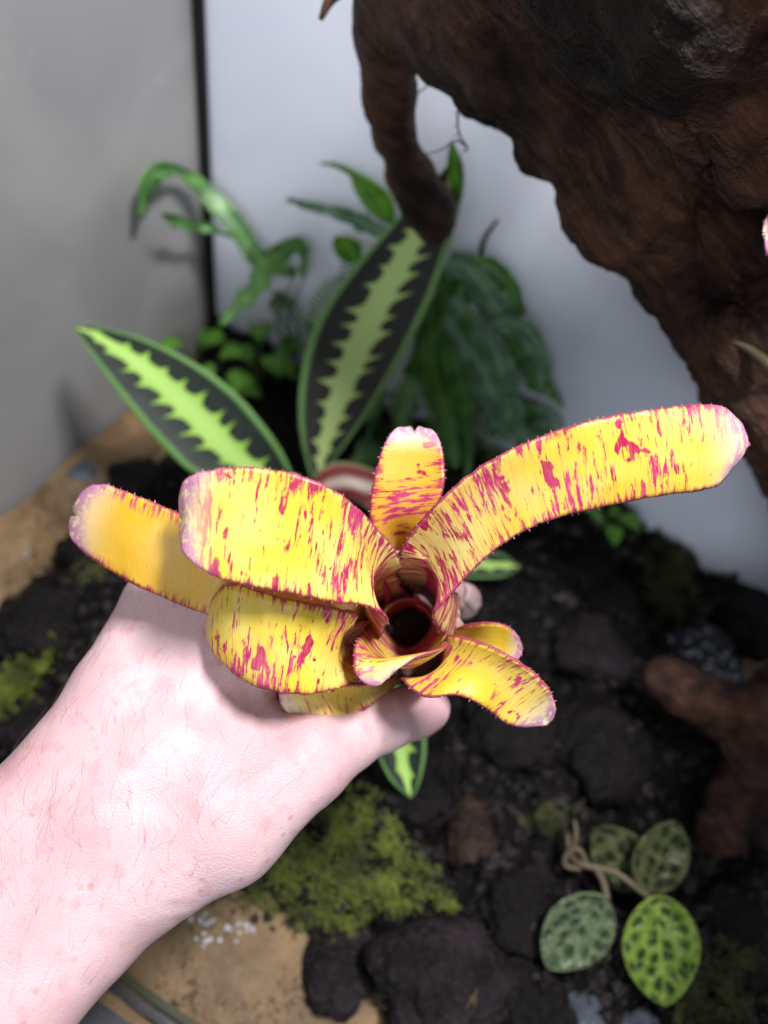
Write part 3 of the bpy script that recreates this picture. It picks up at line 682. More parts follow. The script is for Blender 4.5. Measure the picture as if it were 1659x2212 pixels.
cp = np.stack([(V-CC)@CR, (V-CC)@CU, (V-CC)@CF], 1); hx = cp[:, 0]/cp[:, 2]*F0+829.5; hy = 1106-cp[:, 1]/cp[:, 2]*F0
def seg_d(a, b):
    a, b = np.array(a, float), np.array(b, float); ab = b-a; tt = np.clip(((hx-a[0])*ab[0]+(hy-a[1])*ab[1])/(ab@ab), 0, 1)
    return np.hypot(hx-a[0]-tt*ab[0], hy-a[1]-tt*ab[1])
dsp = np.zeros(len(V)); facing = np.clip(-N@CF, 0, 1)
for a, b, wd, am in [((250, 1700), (560, 1400), 26, .9), ((220, 1680), (490, 1350), 26, .7), ((330, 1790), (640, 1640), 34, .8),     # tendons
                     ((380, 1990), (430, 2005), 10, -.6), ((360, 1960), (420, 1955), 9, -.4), ((545, 1480), (600, 1575), 16, -.9),
                     ((800, 1530), (830, 1600), 7, -.35), ((815, 1525), (845, 1595), 6, -.3), ((350, 1490), (540, 1520), 72, -5.0), ((560, 1800), (700, 1690), 50, .4),
                     ((120, 2080), (330, 1740), 55, -.5)]:
    dsp += am*.001*np.exp(-(seg_d(a, b)/wd)**2)*facing
for k in range(len(V)): dsp[k] += .00035*noise.fractal(Vector(V[k])*60, 1, 2, 3)
V = V+N*dsp[:, None]
person = thing('person', P(230, 1785, 212), 'pale freckled left hand and forearm pinching the bromeliad by its base', 'person')
body = mesh('hand', V, Fq, M_skin, person)
def nail(c, nrm, along, ln, wd):
    c, nrm, along = map(np.asarray, (c, unit(nrm), unit(along))); sd = unit(np.cross(nrm, along)); along = np.cross(sd, nrm); Vv = []
    for i in range(9):
        for j in range(7):
            a = -1+2*i/8; b = -1+2*j/6
            ww = wd*math.sqrt(max(0, 1-max(0, a-.2)**2/.75))
            Vv.append(c+along*a*ln+sd*b*ww+nrm*(-(b*b)*wd*.45-(.0009 if a < -.95 else 0)-max(0, a)**2*.0004))
    o = mesh('nail', Vv, grid_faces(9, 7), M_nail, person); m = o.modifiers.new('thickness', 'SOLIDIFY'); m.thickness = .0005; m.offset = 0; return o
tdir = P(928, 1530, 251)-P(828, 1557, 241)
nail(P(949, 1537, 248.5), unit(CR*.8-CF*.55-CU*.25), tdir, .0062, .0052)
nail(P(1028, 1288, 272), unit(CR*.75+CU*.35-CF*.35), P(1000, 1297, 276)-P(890, 1275, 272), .005, .0045)
# arm hair
cu = bpy.data.curves.new('arm_hair', 'CURVE'); cu.dimensions = '3D'; cu.bevel_depth = .000023; cu.bevel_resolution = 0
cand = np.where((facing > .02) & (hx > -60) & (hx < 620) & (hy > 1290) & (hy < 2230) & (cp[:, 2] < .232))[0]
pl = np.array(person.location); along = unit(P(400, 1500, 215)-P(0, 1900, 200))
n_h = 0
while n_h < 260:
    k = int(rng.choice(cand)); pxx, pyy = hx[k], hy[k]
    dens_ = np.clip(1.1-(pxx/620), .03, 1)*(1 if pyy < 1980 else .35)
    if rng.random() > dens_: continue
    n_h += 1
    p = V[k]; nrm = N[k]; tn = unit(unit(along+rng.normal(0, .45, 3)+unit(P(0, 1500, 210)-P(200, 1700, 210))*.7)-0*nrm); tn = unit(tn-nrm*(tn@nrm))
    ln = rng.uniform(.004, .011); sd = unit(np.cross(nrm, tn))*rng.normal(0, .25)
    s = cu.splines.new('POLY'); s.points.add(4)
    for i in range(5):
        f = i/4; q = p+tn*ln*f+nrm*ln*(.42*f-.28*f*f)+sd*ln*f*f-pl
        s.points[i].co = (*q, 1); s.points[i].radius = 1-.75*f
ho = link('arm_hair', cu, M_hair, person); ho['kind'] = 'stuff'

# ------------------------------------------------------------------ striped plant
sroot = GS(700, 1130)
strip = thing('striped_plant', sroot, 'large dark leaved plant with jagged lime green midribs behind the bromeliad', 'plant')
leaf('leaf', [(640, 1035, 405), (560, 1040, 400), (430, 1028, 392), (340, 950, 386), (265, 860, 382), (210, 785, 380), (168, 722, 380), (158, 708, 380)],
     [(650, 1030, 405), (640, 1040, 402), (600, 960, 396), (520, 860, 390), (430, 790, 386), (320, 735, 383), (210, 706, 381), (160, 706, 380)],
     [-2, -3, -4, -4, -3, -2, -1, 0], M_stripe, strip, 50, 15, .0006, 2.0, wav=.8, label='striped leaf pointing at the grey glass wall')
leaf('leaf', [(690, 1060, 415), (665, 1010, 414), (645, 900, 410), (655, 780, 406), (695, 670, 401), (770, 570, 394), (850, 480, 386), (930, 400, 374), (975, 345, 364), (982, 322, 360)],
     [(700, 1060, 415), (715, 1005, 412), (790, 900, 406), (870, 770, 400), (930, 650, 394), (962, 560, 388), (990, 460, 380), (1001, 400, 372), (996, 345, 364), (984, 322, 360)],
     [-1, -3, -4, -5, -5, -5, -5, -4, -2, 0], M_stripe, strip, 60, 15, .0006, 5.0, warm=.45, wav=.8, label='tall striped leaf rising behind the driftwood prong')
leaf('leaf', [(690, 1080, 400), (678, 1030, 396), (720, 1000, 394), (770, 1003, 394), (815, 1020, 396), (850, 1050, 398)],
     [(700, 1085, 400), (730, 1075, 394), (770, 1085, 392), (800, 1100, 392), (820, 1090, 394), (852, 1054, 398)], [1, 3, 4, 3, 1, 0], M_under, strip, 30, 11, .0006, 3, label='leaf showing its red underside and pale midrib')
leaf('leaf', [(800, 1130, 425), (860, 1180, 420), (940, 1185, 415), (1020, 1190, 412), (1080, 1195, 410), (1122, 1222, 410)],
     [(800, 1140, 425), (860, 1230, 418), (940, 1246, 412), (1020, 1248, 410), (1085, 1246, 409), (1124, 1226, 410)], [-1, -3, -3, -2, 0], M_stripe, strip, 30, 11, .0006, 8.0)
leaf('leaf', [(800, 1480, 365), (800, 1560, 352), (812, 1620, 346), (840, 1680, 343), (872, 1712, 342), (886, 1724, 342)],
     [(900, 1480, 365), (918, 1560, 352), (920, 1620, 346), (912, 1670, 343), (898, 1710, 342), (888, 1724, 342)], [-2, -3, -3, -2, 0], M_stripe, strip, 30, 13, .0006, 11.0, label='small striped leaf hanging below the thumb')
leaf('leaf', [(700, 1060, 430), (750, 1000, 430), (790, 950, 432), (800, 900, 436)], [(720, 1060, 430), (775, 1005, 430), (800, 955, 432), (802, 902, 436)], [0, -1, -1, 0], M_fern, strip, 20, 7, .0006, 14.0)
for e in [(645, 1033, 405), (695, 1060, 415), (695, 1083, 400), (800, 1135, 425), (850, 1470, 368)]:
    q = P(*e); tube('petiole', [sroot-UP*.01, sroot*.55+q*.45+UP*.006, q], [.0026, .002, .0018], M_stem, strip, 7)

# ------------------------------------------------------------------ strap ferns and small plants
def strap(name, rows, mat, parent, seed, tilt=.35, fold=1.2, wav=2.4, label=None, thick=.0005):
    """rows: (px,py,depth,width px)"""
    r = cr(np.array(rows, float), max(18, len(rows)*5)); c2 = r[:, :2]; T2 = np.gradient(c2, axis=0); T2 /= np.linalg.norm(T2, axis=1, keepdims=True)+1e-9
    Nr = np.stack([-T2[:, 1], T2[:, 0]], 1); wd = np.maximum(r[:, 3:4], .6)/2
    wob = np.array([noise.noise((i*.35, seed*3.7, 1)) for i in range(len(r))])[:, None]
    wd = wd*(1+.5*wob)
    A = np.hstack([c2+Nr*wd, r[:, 2:3]+wd*tilt*.2]); B = np.hstack([c2-Nr*wd, r[:, 2:3]-wd*tilt*.2])
    st = max(1, len(r)//12); idx = sorted(set(list(range(0, len(r), st))+[len(r)-1]))
    return leaf(name, A[idx].tolist(), B[idx].tolist(), [0]+[-fold]*3+[0], mat, parent, 36, 7, thick, seed, wav=wav, label=label)
fr1 = GS(640, 780)
fern = thing('strap_fern', fr1, 'strap leaved fern with crinkled fronds against the grey glass', 'fern')
strap('frond', [(640, 590, 470, 26), (560, 560, 462, 40), (520, 500, 455, 44), (470, 440, 448, 38), (430, 400, 442, 30), (385, 368, 438, 22), (340, 372, 434, 40), (315, 410, 432, 34), (303, 470, 430, 8)], M_fern, fern, 1)
strap('frond', [(540, 530, 456, 12), (570, 575, 452, 40), (550, 620, 446, 44), (515, 660, 442, 32), (475, 700, 440, 12)], M_fern, fern, 2)
strap('frond', [(500, 510, 458, 10), (450, 492, 458, 18), (410, 488, 458, 22), (378, 476, 458, 26), (350, 460, 458, 8)], M_fern, fern, 3)
strap('frond', [(540, 545, 458, 20), (590, 555, 462, 46), (630, 530, 466, 36), (655, 545, 470, 22), (655, 600, 474, 10)], M_fern, fern, 4)
strap('frond', [(850, 515, 480, 20), (800, 490, 478, 34), (750, 465, 476, 34), (700, 452, 474, 28), (655, 442, 472, 22), (620, 430, 470, 10)], M_fernb, fern, 5)
for (a, b) in [((640, 590, 470), 0), ((655, 600, 475), 1), ((560, 600, 470), 2)]:
    tube('stalk', [fr1, *px([(600+20*b, 700, 460), a])], [.0010, .0008, .0006], M_rootlet, fern, 5)
br = GS(830, 800)
bl = thing('broadleaf_seedling', br, 'bright green pointed seedling leaves left of the driftwood prong', 'plant')
leaf('leaf', [(850, 490, 490), (800, 460, 488), (765, 410, 486), (755, 380, 486), (720, 360, 486), (690, 355, 486)], [(852, 485, 490), (848, 430, 490), (815, 398, 488), (770, 372, 486), (725, 352, 486), (690, 352, 486)], [0, -2, -3, -2, 0], M_lite, bl, 26, 9, .0005, 1)
leaf('leaf', [(775, 575, 486), (735, 560, 484), (718, 530, 484), (722, 512, 484)], [(778, 572, 486), (780, 530, 484), (755, 512, 484), (724, 510, 484)], [0, -2, -2, 0], M_lite, bl, 20, 9, .0005, 2)
leaf('leaf', [(985, 420, 500), (968, 370, 500), (968, 330, 500), (975, 305, 500)], [(995, 420, 500), (992, 370, 500), (988, 330, 500), (977, 305, 500)], [0, -1, 0], M_lite, bl, 16, 7, .0005, 3)
for e in [(852, 488, 490), (777, 574, 486), (990, 420, 500)]: tube('stalk', [br, br*.5+px([e])[0]*.5+aw*.01, px([e])[0]], [.001, .0008, .0007], M_stem, bl, 5)
# fern on the right of the striped leaf
fr2 = GS(1020, 960)
fern2 = thing('strap_fern', fr2, 'bluish strap leaved fern drooping beside the white back panel', 'fern')
strap('frond', [(970, 560, 500, 40), (1010, 580, 496, 64), (1050, 630, 490, 70), (1090, 690, 484, 54), (1130, 720, 478, 40), (1165, 780, 474, 26), (1170, 850, 472, 10)], M_fernb, fern2, 11)
strap('frond', [(985, 640, 492, 30), (1000, 700, 486, 60), (1030, 780, 476, 76), (1070, 860, 468, 84), (1110, 920, 462, 70), (1160, 960, 458, 26)], M_fernb, fern2, 12)
strap('frond', [(1080, 700, 486, 14), (1110, 740, 480, 34), (1140, 790, 476, 44), (1165, 830, 472, 40), (1190, 850, 470, 22), (1220, 880, 468, 8)], M_fern, fern2, 13)
strap('frond', [(930, 650, 480, 20), (930, 740, 474, 56), (945, 830, 468, 60), (965, 920, 460, 46), (985, 1010, 452, 20)], M_fern, fern2, 14)
strap('frond', [(1000, 620, 494, 20), (980, 690, 488, 50), (985, 780, 482, 60), (1000, 880, 474, 52), (1010, 960, 466, 30), (1010, 1030, 460, 10)], M_fern, fern2, 15)
strap('frond', [(1080, 880, 470, 20), (1120, 900, 464, 70), (1160, 930, 460, 60), (1200, 980, 456, 14)], M_fern, fern2, 16)
strap('frond', [(900, 760, 472, 20), (890, 820, 466, 44), (870, 880, 460, 44), (862, 960, 454, 14)], M_fern, fern2, 17)
strap('frond', [(1060, 700, 484, 10), (1095, 690, 480, 26), (1140, 715, 478, 30), (1175, 770, 476, 26), (1195, 850, 474, 10)], M_fernb, fern2, 18)
strap('frond', [(985, 560, 502, 30), (1000, 600, 500, 60), (985, 660, 496, 50), (970, 720, 490, 20)], M_fern, fern2, 19)
strap('frond', [(1020, 700, 486, 14), (1060, 740, 478, 40), (1090, 810, 470, 50), (1100, 880, 464, 40), (1085, 950, 460, 14)], M_fernb, fern2, 21)
strap('frond', [(960, 580, 496, 16), (950, 660, 488, 40), (915, 740, 480, 44), (880, 800, 474, 14)], M_fern, fern2, 22)
strap('frond', [(1020, 560, 496, 10), (1060, 575, 490, 36), (1100, 620, 484, 40), (1130, 680, 480, 14)], M_fern, fern2, 23)
strap('frond', [(1100, 1040, 470, 20), (1180, 1060, 466, 60), (1260, 1080, 462, 40), (1300, 1130, 460, 14)], M_fern, fern2, 20)
for e in [(970, 560, 500), (985, 640, 492), (930, 650, 480), (1000, 620, 494), (1080, 700, 486), (900, 760, 472), (1080, 880, 470), (1100, 1040, 470)]:
    tube('stalk', [fr2-UP*.005, fr2*.5+px([e])[0]*.5, px([e])[0]], [.0012, .0009, .0007], M_stem, fern2, 5)
tube('dead_stalk', px([(1035, 580, 500), (1045, 520, 500), (1075, 475, 500)]), [.0016, .0014, .0007], M_rootlet, fern2, 6)
# feathery ferns
def feather(axes, lab, ln0, mat, seed):
    b_ = GS(*axes[0][0][:2]); t_ = thing('feathery_fern', b_, lab, 'fern')
    for axp in axes:
        ax = cr(px(axp, 14+seed), 40)
        tube('midrib', ax, [.0006, .0003], M_stem, t_, 5)
        for i in range(3, 38, 2):
            for sg in (-1, 1):
                ln = ln0*math.sin(math.pi*(.12+.8*i/40)); T = unit(ax[i+1]-ax[i-1]); d = unit(unit(np.cross(T, CF))*sg+T*.35); q = ax[i]
                m = q+d*ln*.5-CF*.001; e = q+d*ln+CF*random.uniform(-.002, .002)
                o = mesh('leaflet', [q, m+T*.0013, m-T*.0013, e], [(0, 2, 3, 1)], mat, t_, smooth=False); o['seed'] = float(i)
                for nme in ('leaf', 'metric'): o.data.uv_layers.new(name=nme)
feather([[(945, 1060, 452), (950, 980, 448), (942, 900, 446), (932, 830, 446), (925, 790, 446)]], 'small pale feathery fern frond with tiny paired leaflets', .0085, M_lite, 0)
feather([[(1060, 990, 470), (1070, 900, 462), (1100, 820, 456), (1150, 770, 450), (1190, 800, 446)], [(1060, 990, 470), (1110, 920, 460), (1170, 900, 454), (1215, 930, 452)], [(1060, 990, 470), (1030, 880, 462), (1040, 760, 452), (1075, 660, 440)]], 'spreading feathery fern against the white back panel', .010, M_fernb, 3)
feather([[(700, 800, 480), (690, 720, 470), (700, 650, 462), (740, 600, 455)], [(700, 800, 480), (650, 720, 474), (610, 660, 468), (590, 640, 465)], [(700, 800, 480), (740, 720, 466), (760, 640, 456), (745, 560, 446)]], 'feathery fern sprouting between the strap fern and the tall striped leaf', .010, M_fern, 6)
# little ground plants
def rosette(pxy, n, r, label, mat, seed, lift=.012):
    rnd = random.Random(seed); b = GS(*pxy); t_ = thing('ground_plant', b, label, 'plant')
    for k in range(n):
        a = k*2.4+rnd.uniform(-.4, .4); L_ = r*rnd.uniform(.6, 1.1); dr = np.array([math.cos(a), math.sin(a), 0]); sd = np.array([-math.sin(a), math.cos(a), 0])
        h0 = lift*rnd.uniform(.4, 1.6)
        st = b+dr*L_*.35+UP*h0
        tube('stalk', [b, b+dr*L_*.15+UP*h0*.7, st], [.0007, .0005], M_stem, t_, 5)
        nu, nvv = 9, 5; Vv = []
        for i in range(nu):
            f = i/(nu-1); wd = L_*.30*math.sin(math.pi*min(1, f*.97+.015))**.8
            for j in range(nvv):
                v = -1+2*j/(nvv-1); Vv.append(st+dr*L_*.75*f+sd*wd*v+UP*(.25*L_*math.sin(f*2.2)-.5*L_*f*f*.6+abs(v)*wd*.3))
        o = mesh('leaf', Vv, grid_faces(nu, nvv), mat, t_); o['seed'] = float(k+seed)
        for nme in ('leaf', 'metric'):
            ul = o.data.uv_layers.new(name=nme)
            for l in o.data.loops:
                i, j = divmod(l.vertex_index, nvv); ul.data[l.index].uv = (i/8, j/4) if nme == 'leaf' else (i*.002, j*.002)
        m = o.modifiers.new('thickness', 'SOLIDIFY'); m.thickness = .0004
rosette((560, 830), 7, .028, 'bright green low plant between the two striped leaves', M_lite, 3, .022)
rosette((410, 790), 5, .026, 'small green plant at the foot of the black corner seam', M_lite, 5, .018)
rosette((660, 760), 9, .034, 'bushy green plant under the strap fern fronds', M_fern, 8, .030)
rosette((740, 800), 8, .034, 'dark green plant hidden behind the tall striped leaf', M_fern, 12, .028)
rosette((900, 880), 8, .034, 'green plant crowded below the bluish fern', M_fern, 15, .02)
rosette((1290, 1140), 4, .022, 'tiny green sprout below the longest bromeliad leaf', M_lite, 21, .012)
rosette((820, 960), 8, .034, 'dark green plant at the foot of the tall striped leaf', M_fern, 31, .024)
rosette((1130, 1010), 8, .034, 'green plant under the spreading feathery fern', M_fern, 33, .02)
rosette((480, 880), 6, .024, 'tiny bright plant beside the left striped leaf', M_lite, 35, .014)
# jewelled plant
jr = GS(1240, 1820)
jew = thing('jewel_plant', jr, 'creeping plant with four round puckered jewel-like leaves on dark stones', 'plant')
def jleaf(base, tip, wid, mat, seed, d0, d1, label, fold=-2.5, skew=0.):
    base, tip = np.array(base, float), np.array(tip, float); ax_ = tip-base; L_ = np.linalg.norm(ax_); T_ = ax_/L_; Nr = np.array([-T_[1], T_[0]])
    A, B = [], []
    for f in (0, .04, .14, .28, .45, .62, .78, .90, .97, 1):
        wv = wid*.5*(math.sin(math.pi*f**.92)**.62 if 0 < f < 1 else 0.01)
        c_ = base+T_*L_*f; d = d0+(d1-d0)*f
        A.append((*(c_+Nr*wv), d+skew*wv)); B.append((*(c_-Nr*wv), d-skew*wv))
    return leaf('leaf', A, B, [0, fold, fold*1.2, fold, 0], mat, jew, 40, 15, .0006, seed, wav=.6, label=label)
jleaf((1420, 1935), (1440, 2172), 168, M_jew, .11, 322, 316, 'bright lime puckered leaf with dark pits', -3, .02)
jleaf((1310, 1940), (1185, 2092), 150, M_jew2, .23, 325, 318, 'silvery green veined leaf with turned up rim')
jleaf((1400, 1935), (1460, 1775), 120, M_jew3, .37, 326, 338, 'olive puckered leaf with dark pits')
jleaf((1390, 1920), (1290, 1790), 120, M_jew3, .41, 338, 344, 'shaded dull green leaf')
tube('stem', px([(1225, 1800, 345), (1235, 1850, 338), (1265, 1870, 333), (1330, 1885, 332), (1390, 1930, 327), (1405, 1940, 325)]), [.0011, .0014, .0014, .0012, .001], M_bstem, jew, 9)
tube('stem', px([(1270, 1868, 334), (1250, 1835, 334), (1225, 1845, 336), (1222, 1870, 336), (1255, 1878, 334)]), [.0011, .0013, .001], M_bstem, jew, 8)
tube('stem', px([(1290, 1880, 333), (1303, 1905, 330), (1312, 1945, 325)]), [.0016, .0014], M_bstem, jew, 8)
tube('stem', px([(1235, 1850, 338), (1245, 1800, 340), (1240, 1770, 342)]), [.0012, .001, .0006], M_bstem, jew, 7)
tube('stem', [jr-UP*.004, P(1235, 1850, 338)], [.0016, .002], M_bstem, jew, 7)
# tip of another bromeliad growing on the wood
b2 = P(1760, 560, 250)
br2 = thing('bromeliad', b2, 'pink spiny leaf tip of a second bromeliad mounted on the driftwood', 'bromeliad')
leaf('leaf', [(1790, 470, 250), (1720, 455, 232), (1680, 452, 226), (1656, 470, 223), (1650, 500, 222)], [(1790, 600, 250), (1720, 590, 232), (1680, 570, 226), (1656, 545, 223), (1650, 504, 222)], [-3, -1, 1, 0], M_brom, br2, 30, 11, .0008, 50, .4, .1, .8, spines=SP)

# ------------------------------------------------------------------ stones
def stone(pxy, size, flat, mat, label, seed, name='lava_stone', cat='stone', sink=.55, group=None, detail=4, rough=1.0):
    p = GS(*pxy); bm = bmesh.new(); bmesh.ops.create_icosphere(bm, subdivisions=detail, radius=1)
    rnd = random.Random(seed); rz = rnd.uniform(0, 6.28); el = rnd.uniform(.75, 1.0)
    for v in bm.verts:
        q = v.co.copy(); s = Vector((seed*1.7, seed*.3, seed))
        d = 1+.30*rough*noise.fractal(q*1.3+s, 1, 2, 3)+.16*rough*(noise.turbulence(q*3+s, 3, False)-.4)+.06*noise.fractal(q*9+s, 1, 2, 2)
        for ax_, th_ in ((Vector((.3, .2, .93)), .62), (Vector((.9, -.3, .3)), .78), (Vector((-.6, .7, .35)), .75)):
            e = q.dot(ax_.normalized())*d
            if e > th_: d *= (th_+(e-th_)*.3)/e
        q = q*d; q = Vector((q.x, q.y*el, q.z*flat)); q.rotate(Matrix.Rotation(rz, 3, 'Z')); v.co = q*size
    me = bpy.data.meshes.new(name); bm.to_mesh(me); bm.free(); me.polygons.foreach_set('use_smooth', [True]*len(me.polygons))
    o = link(name, me, mat); o.location = (p[0], p[1], p[2]+size*flat*(1-2*sink)*.5)
    return tag(o, label, cat, group)
stone((735, 2090), .020, .55, M_rock2, 'purplish pitted stone at the edge of the tan sand', 1)
stone((960, 2120), .030, .55, M_rock2, 'broad flat pitted stone beside the tan sand, below the moss', 2)
stone((900, 1700), .026, .6, M_rock, 'dark stone under the small hanging striped leaf', 3)
stone((1010, 1790), .017, .6, M_rock3, 'brownish stone between the moss and the jewel plant', 4)
stone((1130, 1960), .020, .5, M_rock, 'dark stone left of the silvery jewel leaf', 5)
stone((1285, 1400), .022, .7, M_rock2, 'grey crumbly stone right of the tucked golden leaf', 6)
stone((1320, 1310), .022, .7, M_rock, 'dark stone below the mossy mound by the back panel', 7)
stone((1270, 1230), .020, .7, M_rock, 'dark stone under the longest bromeliad leaf', 8)
stone((1510, 1440), .030, .55, M_glint, 'wet stone covered in glinting bubbles', 9)
stone((1275, 2190), .011, .55, M_pebble, 'pale blue-grey pebble below the jewel leaves', 10, name='pebble', cat='pebble')
stone((1385, 2225), .009, .55, M_pebble, 'small grey pebble next to the pale blue-grey pebble', 11, name='pebble', cat='pebble')
stone((180, 1020), .010, .5, M_pebble, 'whitish pebble on the sand strip by the grey glass', 12, name='pebble', cat='pebble')
stone((300, 1040), .020, .6, M_rock2, 'dark stone behind the notched golden leaf', 13)
stone((90, 1340), .022, .5, M_rock, 'dark stone left of the wrist near the glass', 14)
stone((210, 1200), .022, .45, M_rock, 'dark stone below the notched golden leaf tip', 15)
stone((60, 1560), .018, .45, M_rock2, 'dark stone beside the hairy wrist', 16)
stone((1600, 2010), .030, .5, M_rock, 'dark stone right of the bright jewel leaf', 17)
stone((1150, 2170), .020, .5, M_rock, 'dark stone between the pebbles and the broad flat stone', 18)
stone((1110, 1560), .030, .5, M_rock, 'dark stone in the shade below the torn-tip leaf', 19)
stone((1300, 1620), .032, .5, M_rock, 'dark stone in the shadow of the driftwood limb', 20)
stone((1620, 1330), .026, .6, M_rock2, 'dark stone against the back panel behind the bubbly stone', 21)
# crumbs of soil and grit
def crumbs(name, n, poly, smin_, smax_, mat, label, seed, cat='grit', lift=.3):
    r = np.random.default_rng(seed); ps = np.array(poly, float); lo, hi = ps.min(0), ps.max(0); Vv, Fc = [], []
    base = np.array([(1, 0, 0), (-1, 0, 0), (0, 1, 0), (0, -1, 0), (0, 0, 1), (0, 0, -1)], float)
    tri = [(0, 2, 4), (2, 1, 4), (1, 3, 4), (3, 0, 4), (2, 0, 5), (1, 2, 5), (3, 1, 5), (0, 3, 5)]
    k = 0
    while k < n:
        q = lo+(hi-lo)*r.random(2)
        if poly_dist(np.array([q[0]]), np.array([q[1]]), ps)[0] > 0: continue
        p = G(q[0], q[1], 0.008); z = gz(p[0], p[1]); s = smin_*(smax_/smin_)**(r.random()**2)
        b = len(Vv); c_ = np.array([p[0], p[1], z+s*lift])
        Vv += list(c_+base*s*r.uniform(.55, 1.2, (6, 3))+r.normal(0, s*.25, (6, 3))); Fc += [tuple(b+i for i in f) for f in tri]; k += 1
    o = mesh(name, Vv, Fc, mat, smooth=False); return tag(o, label, cat, kind='stuff')
crumbs('soil_crumbs', 6500, [(0, 1300), (300, 1000), (450, 780), (1200, 900), (1660, 1250), (1660, 2212), (850, 2212), (620, 2020), (420, 1930), (0, 1700)], .0009, .0050, M_rock4, 'loose dark soil crumbs strewn over the ground', 5, 'soil')
crumbs('pale_grit', 1600, [(0, 1300), (300, 1000), (450, 780), (1200, 900), (1660, 1250), (1660, 2212), (850, 2212), (620, 2020), (420, 1930), (0, 1700)], .0006, .0032, M_rock4, 'greyish grit among the dark soil', 6)
crumbs('sand_grains', 900, [(0, 1120), (250, 880), (330, 960), (100, 1180), (0, 1300)], .0004, .0016, M_sand, 'coarse tan grains along the grey glass', 8, 'sand')
crumbs('sand_specks', 500, [(260, 2080), (480, 1960), (700, 2110), (800, 2212), (440, 2212)], .0004, .0012, M_bstem, 'brown specks on the tan sand by the front rail', 9, 'sand')
def beads(name, spots, label):
    bm = bmesh.new()
    r = random.Random(3)
    for (a, b, n, sp, s) in spots:
        for _ in range(n):
            qx, qy = a+r.gauss(0, sp), b+r.gauss(0, sp*.7); p = GS(qx, qy); s_ = s*r.uniform(.5, 1.2)
            bmesh.ops.create_icosphere(bm, subdivisions=2, radius=s_, matrix=Matrix.Translation((p[0], p[1], p[2]+s_*.7)))
    me = bpy.data.meshes.new(name); bm.to_mesh(me); bm.free(); me.polygons.foreach_set('use_smooth', [True]*len(me.polygons))
    return tag(link(name, me, M_bub), label, 'bubbles', kind='stuff')
beads('water_bubbles', [(435, 1985, 10, 14, .0009), (450, 2040, 12, 14, .0009), (520, 2010, 14, 22, .0008), (580, 2050, 8, 14, .0008), (180, 1020, 5, 12, .0012), (60, 1190, 4, 10, .001)], 'clusters of glinting water bubbles on the wet sand')
def beads_on(obj, name, n, s, label, mat=None):
    bm = bmesh.new(); r = random.Random(5); me0 = obj.data
    vs_ = [v for v in me0.vertices if v.normal.z > .25]
    for v in r.sample(vs_, min(n, len(vs_))):
        s_ = s*r.uniform(.5, 1.3); c_ = Vector(v.co)+obj.location
        bmesh.ops.create_icosphere(bm, subdivisions=2, radius=s_, matrix=Matrix.Translation(c_+v.normal*s_*.4))
    me = bpy.data.meshes.new(name); bm.to_mesh(me); bm.free(); me.polygons.foreach_set('use_smooth', [True]*len(me.polygons))
    return tag(link(name, me, mat or M_bub), label, 'bubbles', kind='stuff')
gl = [o for o in COL.objects if o.get('label', '').startswith('wet stone covered')][0]
for lb, nb, l2 in (('purplish pitted stone', 60, 'wet glints on the purplish stone by the sand'), ('broad flat pitted stone', 90, 'wet glints on the broad flat stone')):
    q = [o for o in COL.objects if o.get('label', '').startswith(lb)][0]; beads_on(q, 'water_droplets', nb*2, .0003, l2, M_drop)
beads_on(gl, 'water_bubbles', 60, .0011, 'bubbles clinging to the wet stone under the driftwood limb')
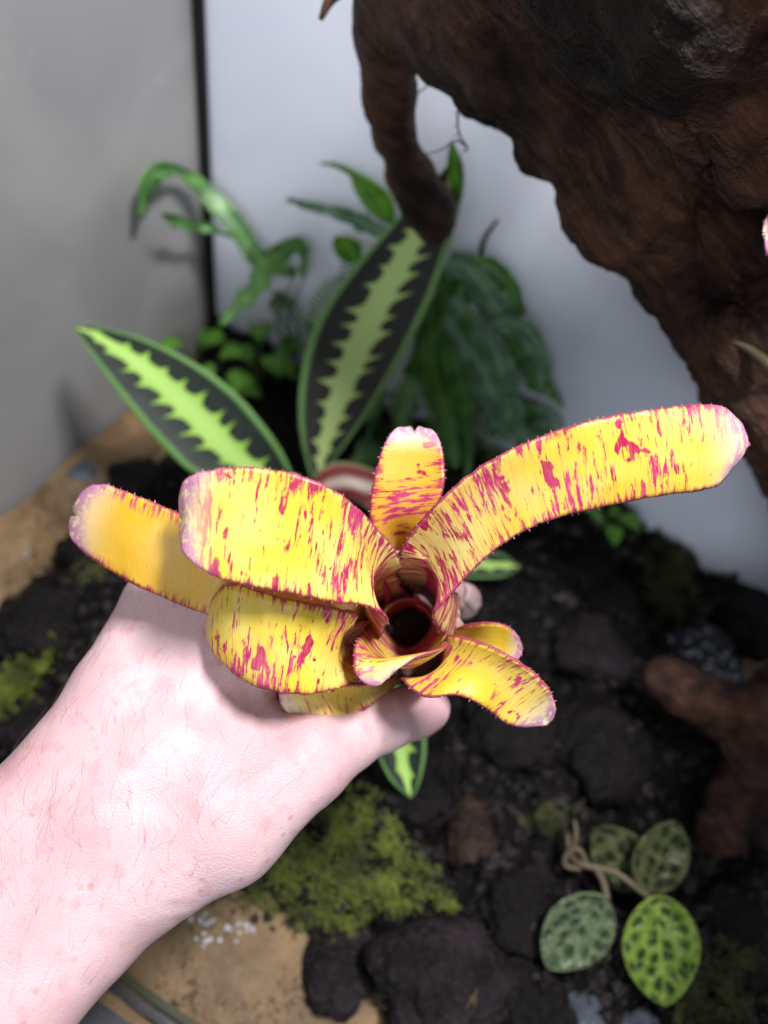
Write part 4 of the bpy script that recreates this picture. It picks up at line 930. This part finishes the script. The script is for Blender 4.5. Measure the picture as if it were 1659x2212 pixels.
# ------------------------------------------------------------------ moss
def moss(name, poly, n, hgt, mat, label, seed, mound=0.0):
    r = np.random.default_rng(seed); ps = np.array(poly, float); lo, hi = ps.min(0), ps.max(0); Vv, Fc = [], []; k = 0
    while k < n:
        q = lo+(hi-lo)*r.random(2); d = -poly_dist(np.array([q[0]]), np.array([q[1]]), ps)[0]
        if d < 0 or r.random() > .06+d/80: continue
        p = GS(q[0], q[1]) if k % 4 == 0 else np.array([*(lambda g: (g[0], g[1]))(G(q[0], q[1], .02)), 0]); 
        cl = noise.noise((p[0]*120, p[1]*120, seed))
        if cl < -.12: k += 1; continue
        z = gz(p[0], p[1])+mound*min(1, d/70)+.004*cl
        b0 = np.array([p[0], p[1], z]); h = hgt*r.uniform(.4, 1.2); lean = r.normal(0, .55, 2); top = b0+np.array([lean[0]*h, lean[1]*h, h*r.uniform(.4, 1)])
        for m in range(5):
            f = (m+.6)/5; c_ = b0+(top-b0)*f; a = r.uniform(0, 6.28); dr = np.array([math.cos(a), math.sin(a), r.uniform(-.2, .7)])*h*.34; sd = np.array([-math.sin(a), math.cos(a), 0])*h*.09
            b = len(Vv); Vv += [c_, c_+dr*.5+sd, c_+dr, c_+dr*.5-sd]; Fc.append((b, b+1, b+2, b+3))
        k += 1
    o = mesh(name, Vv, Fc, mat, smooth=False); return tag(o, label, 'moss', kind='stuff')
moss('moss_patch', [(640, 1760), (760, 1700), (830, 1720), (880, 1820), (960, 1900), (1010, 1990), (900, 1960), (820, 2000), (720, 2030), (600, 1970), (500, 1930), (560, 1850)], 4200, .0050, M_moss, 'feathery bright green moss beside the forearm', 1, .002)
moss('moss_patch', [(-20, 1440), (60, 1400), (110, 1370), (120, 1420), (70, 1500), (40, 1540), (-20, 1550)], 1100, .006, M_moss, 'green moss tuft left of the hairy wrist', 2, .003)
moss('moss_patch', [(150, 1220), (230, 1200), (250, 1250), (170, 1270)], 300, .005, M_moss2, 'dim olive moss under the notched golden leaf', 3)
moss('moss_patch', [(1420, 1160), (1480, 1190), (1510, 1270), (1500, 1340), (1450, 1330), (1400, 1270), (1390, 1200)], 1200, .006, M_moss2, 'olive moss mound against the back panel', 4, .004)
moss('moss_patch', [(1500, 2090), (1560, 2020), (1659, 2030), (1659, 2212), (1450, 2212)], 1700, .005, M_moss2, 'olive moss right of the bright jewel leaf', 5, .002)
moss('moss_patch', [(1130, 1760), (1200, 1730), (1240, 1760), (1210, 1800), (1140, 1800)], 400, .005, M_moss2, 'dim moss behind the looped jewel plant stem', 6)
fl = GS(1010, 2205)
dry = thing('dry_leaf', fl, 'thin yellowish dry leaf at the edge of the broad flat stone', 'leaf')
strap('blade', [(1000, 2230, 312, 10), (1010, 2195, 308, 16), (1022, 2165, 306, 16), (1030, 2140, 305, 4)], M_bstem, dry, 60)
